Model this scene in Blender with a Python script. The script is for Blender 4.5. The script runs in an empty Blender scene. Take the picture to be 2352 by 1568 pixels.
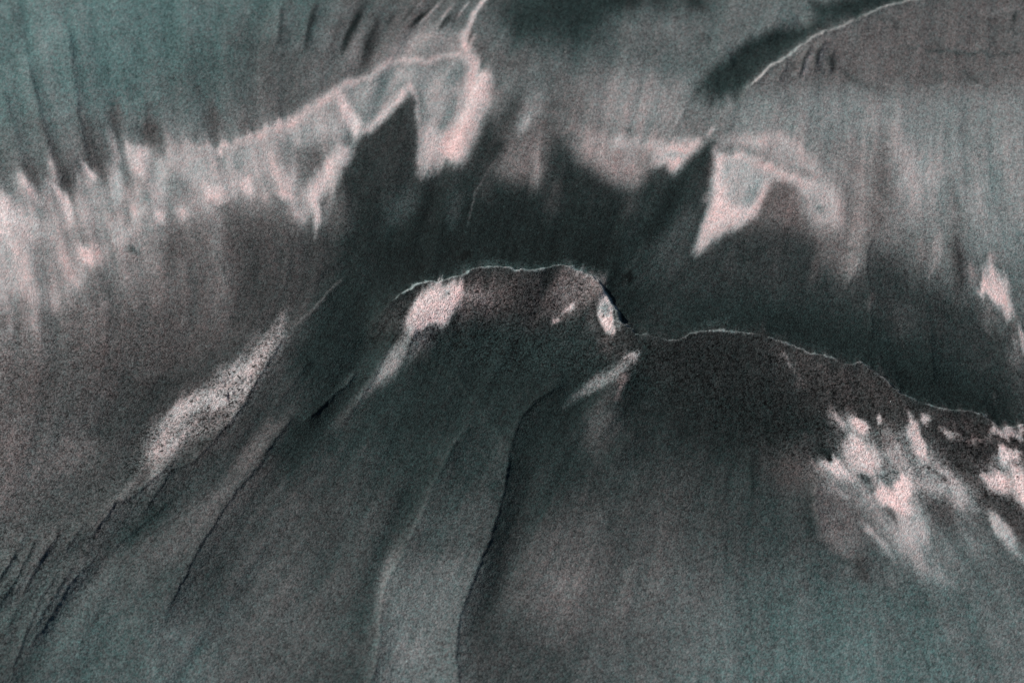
import bpy, math
import numpy as np
from mathutils import Vector

# ------------------------------------------------------------------ camera, sky, sun, exposure
scene = bpy.context.scene
col = scene.collection
TILT = math.radians(40.0)          # off straight-down
DIST = 1.418
FOV = math.radians(20.0)
cam_d = bpy.data.cameras.new('camera')
cam = bpy.data.objects.new('camera', cam_d); col.objects.link(cam)
cam.location = (0, -DIST * math.sin(TILT), DIST * math.cos(TILT))
cam.rotation_euler = (TILT, 0, 0)
cam_d.sensor_width = 36.0
cam_d.angle = FOV
cam_d.clip_start = 0.01; cam_d.clip_end = 500
cam_d.dof.use_dof = True
cam_d.dof.focus_distance = DIST - 0.012
cam_d.dof.aperture_fstop = 11.0
scene.camera = cam

SUN_AZ = math.radians(-62)         # from +Y, towards -X : upper left of the picture
SUN_EL = math.radians(34)
world = bpy.data.worlds.new('World'); scene.world = world
world.use_nodes = True
wn = world.node_tree
bg = wn.nodes['Background']
sky = wn.nodes.new('ShaderNodeTexSky')
sky.sky_type = 'NISHITA'; sky.sun_disc = False
sky.sun_elevation = SUN_EL; sky.sun_rotation = SUN_AZ
wn.links.new(sky.outputs['Color'], bg.inputs['Color'])
bg.inputs['Strength'].default_value = 0.055
sun_d = bpy.data.lights.new('sun', 'SUN')
sun_d.energy = 5.0; sun_d.angle = math.radians(0.5); sun_d.color = (1.0, 0.965, 0.91)
sun = bpy.data.objects.new('sun', sun_d); col.objects.link(sun)
sdir = Vector((math.sin(SUN_AZ) * math.cos(SUN_EL), math.cos(SUN_AZ) * math.cos(SUN_EL), math.sin(SUN_EL)))
sun.rotation_euler = sdir.to_track_quat('Z', 'Y').to_euler()
sun.location = sdir * 5
scene.view_settings.view_transform = 'Standard'
scene.view_settings.look = 'None'
scene.view_settings.gamma = 1
scene.view_settings.exposure = 0.10

# ------------------------------------------------------------------ survey of the sand surface
# All surveyed points are on a 2352 x 1568 survey sheet; REG holds the sheet's nine sub-sheets.
K = 0.35156
REG = dict(S=(0, 0, 1.0), A=(0, 0, K), B=(762.6, 0, K), C=(1525.1, 0, K),
           D=(0, 505.3, K), E=(762.6, 505.3, K), F=(1525.1, 505.3, K),
           P=(689.1, 459.4, .41407), NN=(0, 0, .41407), M=(1378.1, 920.6, .41407), Q=(1378.1, 0, .41407), G=(0, 1017.1, K), H=(762.6, 1017.1, K), I=(1525.1, 1017.1, K))
STEP = 2.3
X0, X1, Y0, Y1 = -520, 2880, -380, 1960
gx = np.arange(X0, X1, STEP); gy = np.arange(Y0, Y1, STEP)
NX, NY = len(gx), len(gy)
GX, GY = np.meshgrid(gx, gy)
GX = GX.astype(np.float32); GY = GY.astype(np.float32)


def sm(t):
    t = np.clip(t, 0, 1); return t * t * (3 - 2 * t)


def vnoise(x, y, cell, seed):
    r = np.random.RandomState(seed).rand(257, 257).astype(np.float32)
    fx = x / cell + 1000.0; fy = y / cell + 1000.0
    ix = np.floor(fx).astype(np.int32); iy = np.floor(fy).astype(np.int32)
    tx = sm(fx - ix); ty = sm(fy - iy)
    ix &= 255; iy &= 255
    a = r[iy, ix]; b = r[iy, ix + 1]; c = r[iy + 1, ix]; d = r[iy + 1, ix + 1]
    return (a * (1 - tx) + b * tx) * (1 - ty) + (c * (1 - tx) + d * tx) * ty - 0.5


def fbm(x, y, cell, seed, octs=4, gain=0.55):
    o = 0; a = 1; s = 0
    for k in range(octs):
        o = o + a * vnoise(x, y, cell / 2 ** k, seed + k * 7); s += a; a *= gain
    return o / s


def blur(a, r):
    for _ in range(2):
        for ax in (0, 1):
            p = np.pad(a, [(r + 1, r) if i == ax else (0, 0) for i in (0, 1)], mode='edge')
            c = np.cumsum(p, axis=ax, dtype=np.float64)
            n = a.shape[ax]
            hi = np.take(c, np.arange(2 * r + 1, 2 * r + 1 + n), axis=ax)
            lo = np.take(c, np.arange(0, n), axis=ax)
            a = ((hi - lo) / (2 * r + 1)).astype(np.float32)
    return a


# direction in which the water ran, per place
FLOW = [(100, 100, .2), (300, 430, .28), (500, 450, .4), (700, 380, .4), (100, 600, .3), (300, 800, 0), (100, 900, -.2),
        (800, 100, -.5), (950, 50, -.75), (900, 450, -.3), (1100, 350, -.4), (1300, 400, -.12), (1600, 300, -.4),
        (1650, 500, -.55), (1900, 400, 0), (2000, 600, -.12), (2250, 600, .2), (2300, 800, .3), (1200, 650, -.2),
        (700, 800, -.7), (400, 980, -1), (200, 1300, -.65), (600, 1100, -.75), (1000, 1200, -.4), (1500, 1100, -.3),
        (1400, 850, -1.2), (1800, 1000, .1), (2050, 1100, .65), (2250, 1200, .7), (2000, 1400, .15), (1600, 1450, 0),
        (1200, 1400, -.5), (2100, 150, -.1), (1450, 150, -.1), (400, 200, .05)]
sw = 0; sv = 0
for fx_, fy_, fd in FLOW:
    w_ = np.exp(-((GX - fx_) ** 2 + (GY - fy_) ** 2) / (2 * 130.0 ** 2)) + 1e-7
    w_ = w_ + 2e-3 / (1 + ((GX - fx_) ** 2 + (GY - fy_) ** 2) / 200.0 ** 2)
    sw = sw + w_; sv = sv + w_ * fd
slope = sv / sw
FDX = slope / np.sqrt(1 + slope ** 2); FDY = 1 / np.sqrt(1 + slope ** 2)


def lic(src, n, h=1.0):
    acc = src * 0; wsum = 0
    for sgn in (1, -1):
        px = np.tile(np.arange(NX, dtype=np.float32), (NY, 1)); py = np.tile(np.arange(NY, dtype=np.float32)[:, None], (1, NX))
        for k in range(n):
            ix = np.clip(px, 0, NX - 1).astype(np.int32); iy = np.clip(py, 0, NY - 1).astype(np.int32)
            w = 1 - k / n
            acc += src[iy, ix] * w; wsum += w
            px += sgn * h * FDX[iy, ix]; py += sgn * h * FDY[iy, ix]
    return acc / wsum


rs = np.random.RandomState(5)
st_fine = lic(rs.rand(NY, NX).astype(np.float32) - .5, 28)
st_mid = lic(blur(rs.rand(NY, NX).astype(np.float32) - .5, 2), 45, 1.3)
st_wide = lic(blur(rs.rand(NY, NX).astype(np.float32) - .5, 6), 50, 2.2)
st_puff = lic(blur(rs.rand(NY, NX).astype(np.float32) - .5, 4), 16, 1.5); st_puff /= st_puff.std()
st_fine /= st_fine.std(); st_mid /= st_mid.std(); st_wide /= st_wide.std()

# base tone of the dry mix, 12 x 9 samples (display grey) and hue (-1 green-grey .. +1 pink)
BASE_V = np.array([
    [102, 108, 106, 92, 84, 90, 58, 62, 96, 92, 86, 90],
    [96, 99, 88, 80, 100, 112, 92, 98, 92, 104, 98, 92],
    [92, 92, 118, 128, 62, 78, 78, 98, 108, 122, 122, 104],
    [160, 134, 96, 86, 52, 48, 48, 62, 72, 86, 92, 104],
    [112, 90, 80, 66, 52, 48, 46, 52, 48, 50, 56, 84],
    [96, 84, 70, 66, 60, 50, 52, 56, 56, 62, 84, 78],
    [92, 76, 70, 80, 72, 58, 64, 76, 66, 66, 98, 84],
    [76, 76, 80, 84, 70, 78, 74, 86, 84, 84, 88, 92],
    [66, 82, 86, 74, 60, 84, 70, 84, 90, 90, 88, 96]], np.float32)
BASE_C = np.array([
    [-.8, -.8, -.8, -.7, -.3, -.2, -.9, -.8, -.3, -.5, 0, 0],
    [-.8, -.8, -.7, -.1, .1, .1, -.3, -.2, -.4, 0, 0, 0],
    [-.2, 0, .1, .1, -.2, 0, .2, .2, 0, -.1, -.2, -.3],
    [.1, .2, .1, .15, -.7, -.8, -.5, -.4, 0, .1, -.1, -.4],
    [.15, .1, .1, -.1, -.7, -.4, -.5, -.7, -.8, -.7, -.5, -.1],
    [.15, -.1, -.1, -.3, -.7, -.7, -.6, -.4, -.4, .1, 0, .1],
    [0, -.3, -.4, -.2, -.3, -.6, -.4, -.2, -.5, -.5, -.2, 0],
    [-.5, -.5, -.4, -.3, -.4, -.4, 0, -.1, -.5, -.6, -.6, -.4],
    [-.5, -.7, -.5, -.4, -.7, -.2, -.4, -.4, -.6, -.7, -.7, -.3]], np.float32)


def base(tab):
    fx = np.clip(GX / 213.8, 0, 10.999); fy = np.clip(GY / 196.0, 0, 7.999)
    ix = fx.astype(int); iy = fy.astype(int); tx = sm(fx - ix); ty = sm(fy - iy)
    return ((tab[iy, ix] * (1 - tx) + tab[iy, ix + 1] * tx) * (1 - ty) + (tab[iy + 1, ix] * (1 - tx) + tab[iy + 1, ix + 1] * tx) * ty).astype(np.float32)


WX = GX + 60 * fbm(GX, GY, 260, 3, 2) * 0.4
V = blur(base(BASE_V), 22)
Cc = blur(base(BASE_C), 22)
V += 1.6 * st_wide * (V / 90) + 12 * fbm(GX, GY, 150, 41, 5) * (V / 90)
Cc += 0.25 * fbm(GX, GY, 90, 47, 4) + 0.05 * st_wide

# the paint coordinates are drawn out along the run of the water, so edges feather like washed sand
n1 = fbm(GX, GY, 26, 11, 3); n2 = fbm(GX, GY, 26, 12, 3)
FE = 8 * st_mid + 4 * st_fine + 5 * st_wide
FE *= 1 - .68 * np.exp(-((GX - 860) / 330) ** 4 - ((GY - 150) / 260) ** 4) 
FE *= 1 - .35 * sm((700 - GY) / 150) * sm((1000 - GX) / 200)
FE *= 1 - .35 * sm((GX - 1800) / 100) * sm((GY - 880) / 100)
FE *= 1 - .66 * sm((GX - 1230) / 120) * sm((640 - GY) / 120)
PX = GX + FDX * FE + 6 * n1
PY = GY + FDY * FE + 6 * n2
EX = GX + 5 * n1 + 4.0 * vnoise(GX, GY, 8, 17); EY = GY + 5 * n2 + 4.0 * vnoise(GX, GY, 8, 18)
BRK = sm(.75 + 1.9 * fbm(GX, GY, 46, 23, 4))


def tos(reg, pts):
    ox, oy, k = REG[reg]
    return [(ox + x * k, oy + y * k) for x, y in pts]


def window(pts, m):
    xs = [p[0] for p in pts]; ys = [p[1] for p in pts]
    a = max(0, int((min(xs) - m - X0) / STEP)); b = min(NX, int((max(xs) + m - X0) / STEP) + 2)
    c = max(0, int((min(ys) - m - Y0) / STEP)); d = min(NY, int((max(ys) + m - Y0) / STEP) + 2)
    return slice(c, max(c, d)), slice(a, max(a, b))


def seg(px, py, a, b):
    dx, dy = b[0] - a[0], b[1] - a[1]
    l2 = dx * dx + dy * dy + 1e-9
    t = np.clip(((px - a[0]) * dx + (py - a[1]) * dy) / l2, 0, 1)
    ex = px - a[0] - t * dx; ey = py - a[1] - t * dy
    return ex * ex + ey * ey, t, (px - a[0]) * dy - (py - a[1]) * dx, math.sqrt(l2)


def poly(reg, pts, v, c, soft=30, op=1.0, hard=False):
    k = REG[reg][2]; s = soft * k * (1 if hard else (1.5 if reg in 'ABC' else 1.8 if reg in ('NN', 'Q') else 1.2)); pts = tos(reg, pts)
    w = window(pts, s + 50)
    px, py = (EX[w], EY[w]) if hard else (PX[w], PY[w])
    if px.size == 0: return
    d2 = None; inside = np.zeros(px.shape, bool)
    for i in range(len(pts)):
        a, b = pts[i], pts[(i + 1) % len(pts)]
        e = seg(px, py, a, b)[0]
        d2 = e if d2 is None else np.minimum(d2, e)
        if a[1] != b[1]:
            cnd = ((a[1] > py) != (b[1] > py)) & (px < (b[0] - a[0]) * (py - a[1]) / (b[1] - a[1]) + a[0])
            inside ^= cnd
    d = np.sqrt(d2); d = np.where(inside, d, -d)
    m = sm(d / (2 * s) + .5) * op
    V[w] += (v - V[w]) * m; Cc[w] += (c - Cc[w]) * m


def stroke(reg, pts, width, v, c, soft=20, op=1.0, taper=0.35, hard=False, brk=False):
    k = REG[reg][2]; s = soft * k * (1 if hard else (1.5 if reg in 'ABC' else 1.8 if reg in ('NN', 'Q') else 1.2)); hw = width * k / 2; pts = tos(reg, pts)
    w = window(pts, s + hw + 50)
    px, py = (EX[w], EY[w]) if hard else (PX[w], PY[w])
    if px.size == 0: return
    L = [math.dist(pts[i], pts[i + 1]) for i in range(len(pts) - 1)]; tot = sum(L); acc = 0
    best = np.full(px.shape, 1e9, np.float32); T = np.zeros(px.shape, np.float32)
    for i in range(len(pts) - 1):
        e, t, cr, l = seg(px, py, pts[i], pts[i + 1])
        n = e < best; best = np.where(n, e, best); T = np.where(n, (acc + t * l) / tot, T); acc += l
    tp = np.minimum(np.minimum(T, 1 - T) / max(taper, 1e-3), 1)
    tp = 0.35 + 0.65 * sm(tp)
    d = np.sqrt(best)
    m = sm((hw * tp + s * .5 - d) / (s + 1e-3)) * op * (0.25 + 0.75 * tp)
    if brk: m = m * BRK[w]
    V[w] += (v - V[w]) * m; Cc[w] += (c - Cc[w]) * m


SP = np.zeros_like(V)       # how coarse and loose the grains lie


def speck(reg, pts, soft, amt):
    global V, Cc
    V0, C0 = V, Cc
    V = SP; Cc = SP.copy()
    poly(reg, pts, amt, 0, soft)
    V, Cc = V0, C0


# ---------------- mineral patches: upper left
poly('A', [(-1400, 1500), (-600, 1300), (0, 1250), (120, 1130), (230, 1230), (330, 1150), (430, 1250), (560, 1120), (690, 1110), (730, 930), (800, 960),
           (960, 960), (1040, 1010), (1150, 975), (1300, 960), (1450, 925), (1640, 915), (1850, 835), (2060, 705), (2200, 620), (2300, 560), (2352, 700), (2330, 850),
           (2200, 1100), (2050, 1400), (1900, 1420), (1500, 1380), (1200, 1480), (900, 1560), (700, 1700), (560, 1800), (350, 1900), (0, 1900), (-1400, 2100)], 146, .08, 60, .9)
poly('A', [(1230, 1080), (1500, 980), (1800, 900), (2080, 760), (2230, 800), (2180, 960), (2000, 1000), (1800, 1060), (1500, 1100)], 150, -.25, 70, .7)
stroke('A', [(1300, 990), (1450, 955), (1640, 910), (1850, 830), (2060, 700), (2200, 610), (2260, 560), (2380, 530)], 50, 186, .5, 45, .9, .15)
poly('A', [(860, 950), (955, 950), (945, 1120), (900, 1120)], 205, .5, 45)
stroke('A', [(715, 850), (755, 1000), (770, 1100)], 34, 160, .3, 40, .8)
stroke('A', [(300, 1160), (380, 1230), (440, 1310), (465, 1440)], 44, 196, .4, 35)
stroke('A', [(340, 1180), (400, 1250)], 30, 215, .4, 30, .7)
stroke('A', [(560, 1090), (600, 1140), (630, 1190)], 30, 205, .4, 30)
stroke('A', [(130, 1160), (180, 1220), (260, 1320)], 34, 180, .4, 40)
stroke('A', [(20, 1320), (80, 1420), (150, 1500)], 80, 208, .4, 60)
poly('A', [(-200, 1400), (60, 1360), (180, 1440), (320, 1500), (300, 1640), (60, 1680), (-200, 1700)], 186, .15, 90, .8)
poly('A', [(1340, 1215), (1450, 1265), (1455, 1310), (1380, 1300)], 206, .5, 35)
stroke('A', [(1560, 1140), (1640, 1265)], 55, 190, .45, 45)
stroke('A', [(1420, 930), (1440, 1000)], 30, 195, .5, 35)
stroke('A', [(1460, 1110), (1500, 1180), (1560, 1260)], 26, 172, .35, 40, .8)
stroke('A', [(1000, 1360), (1040, 1410), (1075, 1470)], 46, 206, .5, 35)
stroke('A', [(740, 1090), (765, 1200), (770, 1340)], 70, 172, 0, 60, .8)
stroke('A', [(560, 1140), (640, 1300), (640, 1400)], 120, 150, -.2, 90, .5)
stroke('A', [(1060, 1130), (1050, 1330)], 70, 166, .1, 70, .6)
stroke('A', [(930, 1130), (900, 1300), (880, 1440)], 40, 165, .3, 50, .6)
stroke('A', [(1880, 1060), (1910, 1180), (1870, 1290)], 40, 168, .3, 50, .8)
stroke('A', [(1740, 1080), (1800, 1230), (1900, 1300)], 30, 160, .4, 50, .7)
stroke('A', [(1640, 1150), (1700, 1300), (1760, 1360)], 30, 150, .4, 50, .7)
stroke('A', [(830, 1080), (850, 1250), (840, 1440)], 44, 104, .2, 60, .8)
stroke('A', [(660, 980), (680, 1100), (640, 1180)], 50, 96, .2, 60, .7)
stroke('A', [(1140, 1150), (1150, 1300), (1180, 1380)], 80, 112, .1, 70, .7)
stroke('A', [(500, 1400), (560, 1560), (600, 1700)], 110, 112, .1, 90, .6)
stroke('A', [(250, 1330), (330, 1450)], 60, 140, .0, 70, .5)
poly('A', [(1960, 1010), (2150, 990), (2040, 1190), (1960, 1170)], 88, .1, 80, .85)
stroke('A', [(1780, 960), (1830, 1130)], 70, 100, .1, 70, .7)
poly('A', [(1440, 1360), (1640, 1330), (1800, 1290), (1890, 1420), (1880, 1600), (1500, 1700), (1400, 1560)], 84, .12, 80, .85)
poly('A', [(1100, 1440), (1300, 1400), (1380, 1480), (1300, 1640), (1120, 1620)], 96, .2, 90, .7)
stroke('A', [(1380, 1330), (1420, 1440), (1420, 1600), (1390, 1660)], 60, 135, .2, 70, .8)
stroke('A', [(970, 760), (1000, 880), (1030, 990)], 90, 72, .1, 60, .75)
stroke('A', [(1370, 620), (1390, 760), (1400, 900)], 60, 74, -.1, 60, .7)
stroke('A', [(740, 640), (760, 800), (770, 880)], 60, 80, 0, 60, .6)
stroke('A', [(1620, 780), (1600, 880)], 60, 76, .1, 60, .5)
stroke('A', [(1850, 20), (1840, 150), (1830, 300)], 26, 62, -.5, 36, .8)
stroke('A', [(2080, 0), (2030, 160), (2000, 340)], 34, 60, -.4, 40, .8)
stroke('A', [(2352, 110), (2290, 230), (2240, 340)], 34, 42, -.3, 36, .9)
stroke('A', [(2230, 100), (2160, 330)], 30, 62, -.2, 40, .7)
stroke('A', [(1610, 50), (1600, 150), (1600, 400)], 50, 84, -.6, 50, .5)
stroke('A', [(330, 1020), (400, 1150), (470, 1260)], 80, 84, .1, 60, .8)  # furrow shade right of the ledges, painted dark into the sand colour
stroke('A', [(570, 960), (620, 1080), (640, 1130)], 70, 82, .1, 50, .8)
stroke('A', [(160, 1000), (240, 1160)], 60, 84, .1, 50, .8)
# ---------------- upper middle
stroke('B', [(640, 0), (420, 250), (300, 420)], 60, 96, .2, 60, .7)
stroke('B', [(520, 20), (330, 260), (160, 470)], 40, 90, .2, 50, .6)
stroke('B', [(300, 130), (240, 270), (200, 440)], 44, 50, -.1, 40, .85)
stroke('B', [(230, 20), (140, 170), (60, 330)], 26, 44, -.3, 34, .85)
stroke('B', [(420, 60), (360, 160)], 26, 52, -.2, 34, .7)
stroke('B', [(120, 160), (150, 420)], 40, 100, .2, 60, .5)
poly('B', [(300, 450), (400, 310), (590, 165), (690, 190), (820, 230), (860, 330), (700, 372), (470, 385)], 138, .2, 60, .9)
stroke('B', [(650, 50), (570, 120), (500, 190)], 24, 40, -.1, 24)
stroke('B', [(790, 90), (740, 140), (705, 200)], 22, 44, -.1, 24)
stroke('B', [(850, 60), (790, 140)], 16, 56, 0, 20, .8)
stroke('B', [(560, 30), (480, 110)], 16, 52, 0, 22, .8)
stroke('B', [(720, 10), (640, 90), (560, 170)], 12, 142, .3, 16)
stroke('B', [(800, 20), (740, 90), (700, 160)], 12, 136, .3, 16)
stroke('B', [(905, 0), (860, 60), (815, 120)], 14, 160, .4, 16)
stroke('B', [(600, 0), (530, 80)], 14, 120, .2, 18)
stroke('B', [(1040, -60), (1000, 0), (930, 80), (895, 160), (850, 330)], 26, 196, .4, 22, 1, .1)
stroke('B', [(870, 180), (850, 260), (850, 320)], 44, 190, .4, 30)
stroke('B', [(925, 230), (895, 320)], 26, 160, .5, 26)
stroke('B', [(905, 180), (880, 300)], 14, 70, .3, 16, .8)
stroke('B', [(1110, 0), (1040, 130)], 30, 105, .1, 40, .7)
poly('B', [(60, 570), (240, 530), (340, 450), (460, 405), (600, 425), (860, 400), (890, 560), (820, 740), (720, 880), (640, 1060), (570, 1130), (560, 650),
           (510, 570), (470, 590), (400, 680), (280, 800), (190, 880), (150, 780), (60, 690)], 132, -.16, 34)
poly('B', [(575, 800), (640, 820), (730, 870), (700, 960), (620, 1090), (560, 1110)], 184, .25, 34)
poly('B', [(860, 290), (930, 340), (1010, 420), (1040, 500), (1025, 680), (965, 870), (880, 1020), (835, 1090), (795, 1115), (750, 1045), (700, 1090), (590, 1165), (552, 1130),
           (640, 1030), (720, 890), (800, 760), (860, 640), (885, 540), (885, 450), (850, 390)], 208, .55, 28)
poly('B', [(870, 640), (1010, 600), (1000, 760), (860, 760)], 196, .15, 50, .6)
poly('B', [(740, 900), (960, 830), (860, 1040), (700, 1060)], 216, .9, 60, .7)
stroke('B', [(25, 640), (45, 580), (90, 545), (140, 530), (240, 510), (320, 440), (440, 393), (520, 395), (600, 405), (740, 362), (860, 385)], 26, 192, .5, 44, .95, .08)
stroke('B', [(470, 590), (515, 560), (555, 680), (568, 850), (562, 1130)], 26, 210, .5, 26, 1, .1)
stroke('B', [(515, 560), (450, 630), (380, 720), (250, 830), (180, 890)], 46, 178, .3, 44, .9)
stroke('B', [(30, 620), (80, 720), (140, 790), (165, 850), (150, 910)], 60, 204, .4, 50)
stroke('B', [(150, 900), (100, 1010), (60, 1100), (10, 1230), (-30, 1400), (-60, 1560)], 56, 192, .45, 46, 1, .25)
stroke('A', [(2110, 1000), (2080, 1150), (2000, 1300), (1960, 1480)], 90, 160, .3, 80, .7)
# the big dark heavy-mineral lobes
poly('B', [(0, 1340), (80, 1150), (120, 1010), (190, 930), (330, 780), (430, 668), (490, 632), (532, 668), (545, 1090), (585, 1172), (650, 1140), (740, 1050), (770, 1080),
           (795, 1125), (850, 1090), (930, 910), (1010, 740), (1090, 820), (1210, 640), (1230, 700), (1140, 880), (1090, 1000), (1160, 1120), (1250, 1200), (1350, 1200), (1375, 1060),
           (1400, 950), (1470, 900), (1560, 930), (1640, 1050), (1740, 1140), (1850, 1200), (1980, 1230), (2050, 1130), (2150, 1075), (2230, 1130), (2352, 1040),
           (2500, 1000), (2590, 880), (2560, 1150), (2520, 1300), (2480, 1568), (2400, 1900), (1900, 2300), (900, 2400), (300, 2300), (-100, 2000), (-120, 1600)], 50, -.4, 80)
poly('B', [(250, 950), (420, 760), (500, 700), (520, 900), (520, 1150), (380, 1300)], 58, .0, 90, .7)
poly('B', [(600, 1400), (1000, 1300), (1800, 1450), (2200, 1500), (2100, 2000), (1500, 2200), (700, 2200), (300, 2000), (250, 1500)], 38, -.8, 200, .8)
stroke('B', [(560, 1200), (500, 1290), (420, 1420)], 110, 68, -.5, 110, .8)
stroke('B', [(800, 1130), (790, 1300), (770, 1500)], 60, 60, -.4, 70, .7)
poly('B', [(1120, 900), (1300, 860), (1400, 930), (1370, 1100), (1330, 1210), (1220, 1180), (1080, 1150), (1040, 1050)], 100, .3, 80, .9)
stroke('B', [(1330, 980), (1340, 1100), (1330, 1190)], 40, 128, .4, 50, .8)
stroke('B', [(1060, 1060), (990, 1180), (1010, 1400)], 90, 62, .1, 90, .6)
stroke('B', [(1090, 1020), (1020, 1110), (955, 1220), (915, 1340), (885, 1480)], 12, 88, .2, 16, .8, .2, True)
stroke('B', [(1120, 860), (1060, 1000), (1000, 1080)], 90, 44, -.2, 50, .8)
stroke('B', [(1020, 560), (1080, 660)], 80, 118, .35, 80, .7)
stroke('B', [(1370, 560), (1300, 700), (1240, 860)], 110, 120, .1, 90, .7)
stroke('B', [(1285, 730), (1220, 890)], 50, 158, -.1, 50)
stroke('B', [(1310, 770), (1370, 700)], 40, 142, .2, 44, .8)
stroke('B', [(1210, 700), (1150, 800), (1080, 900)], 50, 70, 0, 40, .8)
poly('B', [(1080, 60), (1300, -60), (1950, -60), (1900, 60), (1780, 130), (1680, 250), (1400, 270), (1200, 210)], 52, -.75, 90, .9)
poly('B', [(900, 260), (1100, 330), (1300, 380), (1250, 440), (1050, 420), (930, 340)], 82, .1, 70, .8)
poly('B', [(1770, -40), (1860, 30), (1960, 85), (2015, 50), (2060, -40)], 48, -.5, 30)
poly('B', [(2080, -40), (2120, 120), (2140, 130), (2180, -40)], 58, -.4, 34, .8)
poly('B', [(2280, -60), (2310, 40), (2352, 70), (2440, 60), (2400, -60)], 50, -.5, 40, .9)
poly('B', [(1850, 120), (2080, 60), (2280, 80), (2400, 180), (2300, 330), (2000, 330), (1850, 260)], 108, .05, 90, .6)
poly('B', [(1450, 480), (1700, 460), (1800, 600), (1700, 780), (1480, 800)], 86, .15, 110, .7)
poly('B', [(1850, 560), (2060, 520), (2240, 620), (2200, 840), (2050, 880), (1880, 860)], 136, 0, 110, .75)
stroke('B', [(2100, 780), (2090, 920), (2050, 1040)], 60, 104, .2, 60, .6)
stroke('B', [(1470, 850), (1600, 850), (1750, 880), (1860, 930)], 60, 128, .6, 55, .7)
poly('B', [(1580, 940), (1640, 930), (1800, 900), (2000, 920), (2080, 980), (2040, 1120), (1990, 1190), (1850, 1180), (1740, 1110), (1640, 1040)], 134, .55, 60, .9)
stroke('B', [(1850, 930), (1960, 925)], 46, 172, .5, 40)
stroke('B', [(1960, 930), (1950, 1020), (1900, 1110)], 60, 156, .2, 60, .7)
poly('B', [(2105, 950), (2352, 925), (2560, 950), (2480, 1010), (2352, 1060), (2290, 1110), (2230, 1135), (2150, 1075), (2090, 1085)], 190, .5, 34)
stroke('B', [(2190, 1020), (2320, 1015)], 26, 150, -.3, 22)
stroke('C', [(330, 815), (300, 870), (280, 920)], 24, 160, .4, 22)
# ---------------- upper right
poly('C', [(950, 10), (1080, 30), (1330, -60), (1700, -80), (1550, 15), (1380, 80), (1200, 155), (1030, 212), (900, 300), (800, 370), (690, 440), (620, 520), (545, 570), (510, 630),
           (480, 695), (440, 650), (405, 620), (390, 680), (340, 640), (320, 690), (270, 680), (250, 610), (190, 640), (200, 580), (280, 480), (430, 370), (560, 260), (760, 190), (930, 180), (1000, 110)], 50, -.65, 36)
stroke('C', [(950, 60), (1050, 120), (1200, 100)], 70, 66, -.8, 80, .7)
stroke('C', [(180, 640), (120, 760), (60, 870), (25, 950)], 22, 74, -.2, 22, .7)
stroke('C', [(150, 660), (60, 840), (10, 950)], 14, 158, .3, 16, .8)
stroke('C', [(440, 700), (430, 860)], 20, 92, 0, 30, .6)
poly('C', [(560, 590), (700, 450), (900, 310), (1030, 220), (1400, 80), (1700, 20), (3000, -200), (3600, 600), (2352, 580), (2000, 560), (1600, 620), (1400, 620), (1200, 560), (900, 570), (700, 620)], 90, .12, 60, .9)
stroke('C', [(910, 540), (925, 440), (960, 350)], 44, 124, .1, 26)  # gully shading painted into the colour: light lobes, dark gaps between
stroke('C', [(1010, 420), (1035, 340), (1065, 270)], 20, 120, .15, 18)
stroke('C', [(850, 520), (860, 440)], 26, 112, .1, 26, .8)
stroke('C', [(890, 500), (915, 400), (960, 320)], 18, 52, -.2, 18, .9)
stroke('C', [(985, 440), (1010, 340), (1040, 290)], 20, 50, -.2, 18, .9)
stroke('C', [(1080, 340), (1095, 400), (1110, 470)], 44, 56, -.2, 32, .85)
stroke('C', [(830, 400), (860, 480)], 30, 66, 0, 30, .7)
stroke('C', [(730, 470), (760, 540)], 24, 68, 0, 30, .7)
stroke('C', [(1100, 450), (1190, 480), (1270, 550), (1390, 600), (1520, 615)], 50, 70, -.2, 40, .8)
stroke('C', [(1520, 310), (1730, 320), (1900, 350), (2100, 350), (2400, 345)], 14, 66, -.6, 18, .8)
stroke('C', [(2275, 160), (2300, 60)], 22, 56, -.4, 22, .9)
stroke('C', [(1950, 450), (2030, 510), (2090, 550)], 40, 68, -.2, 40, .8)
stroke('C', [(1690, 450), (1760, 520), (1850, 550)], 70, 80, -.1, 60, .6)
stroke('C', [(2000, 120), (2200, 180), (2400, 220)], 20, 74, -.4, 30, .6)
stroke('C', [(2380, 30), (2200, 70), (2080, 90)], 18, 108, 0, 24, .7)
stroke('C', [(1480, 130), (1560, 200)], 60, 72, -.1, 60, .6)
stroke('C', [(1700, 170), (1650, 290)], 26, 72, -.1, 34, .6)
poly('C', [(560, 640), (1100, 620), (1700, 660), (2500, 660), (2500, 800), (1500, 820), (900, 860), (480, 860)], 112, -.3, 120, .6)
stroke('C', [(1560, 900), (1560, 1050), (1620, 1200)], 260, 138, -.1, 200, .7)
stroke('C', [(370, 905), (500, 930), (640, 930), (740, 905), (850, 950), (950, 1020), (1010, 1110), (1060, 1220)], 66, 152, .45, 60, .85)
stroke('C', [(640, 960), (800, 1010), (920, 1110)], 80, 138, .2, 70, .6)
stroke('C', [(350, 1020), (500, 1040), (600, 1072), (700, 1115), (850, 1160), (930, 1200), (1000, 1215), (1080, 1255), (1115, 1350), (1090, 1430)], 54, 188, .45, 44, 1, .2)
poly('C', [(1080, 1000), (1160, 1100), (1180, 1300), (1120, 1500), (1060, 1700), (1340, 1750), (1380, 1500), (1440, 1200), (1300, 1060)], 108, .25, 110, .6)
stroke('C', [(1350, 930), (1430, 900), (1440, 1050), (1480, 1200), (1510, 1400), (1480, 1568)], 100, 86, .15, 90, .75)
stroke('C', [(1890, 1180), (1870, 1350), (1830, 1500)], 80, 92, .05, 80, .6)
stroke('C', [(1150, 980), (1100, 1100)], 40, 120, .3, 50, .6)
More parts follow.
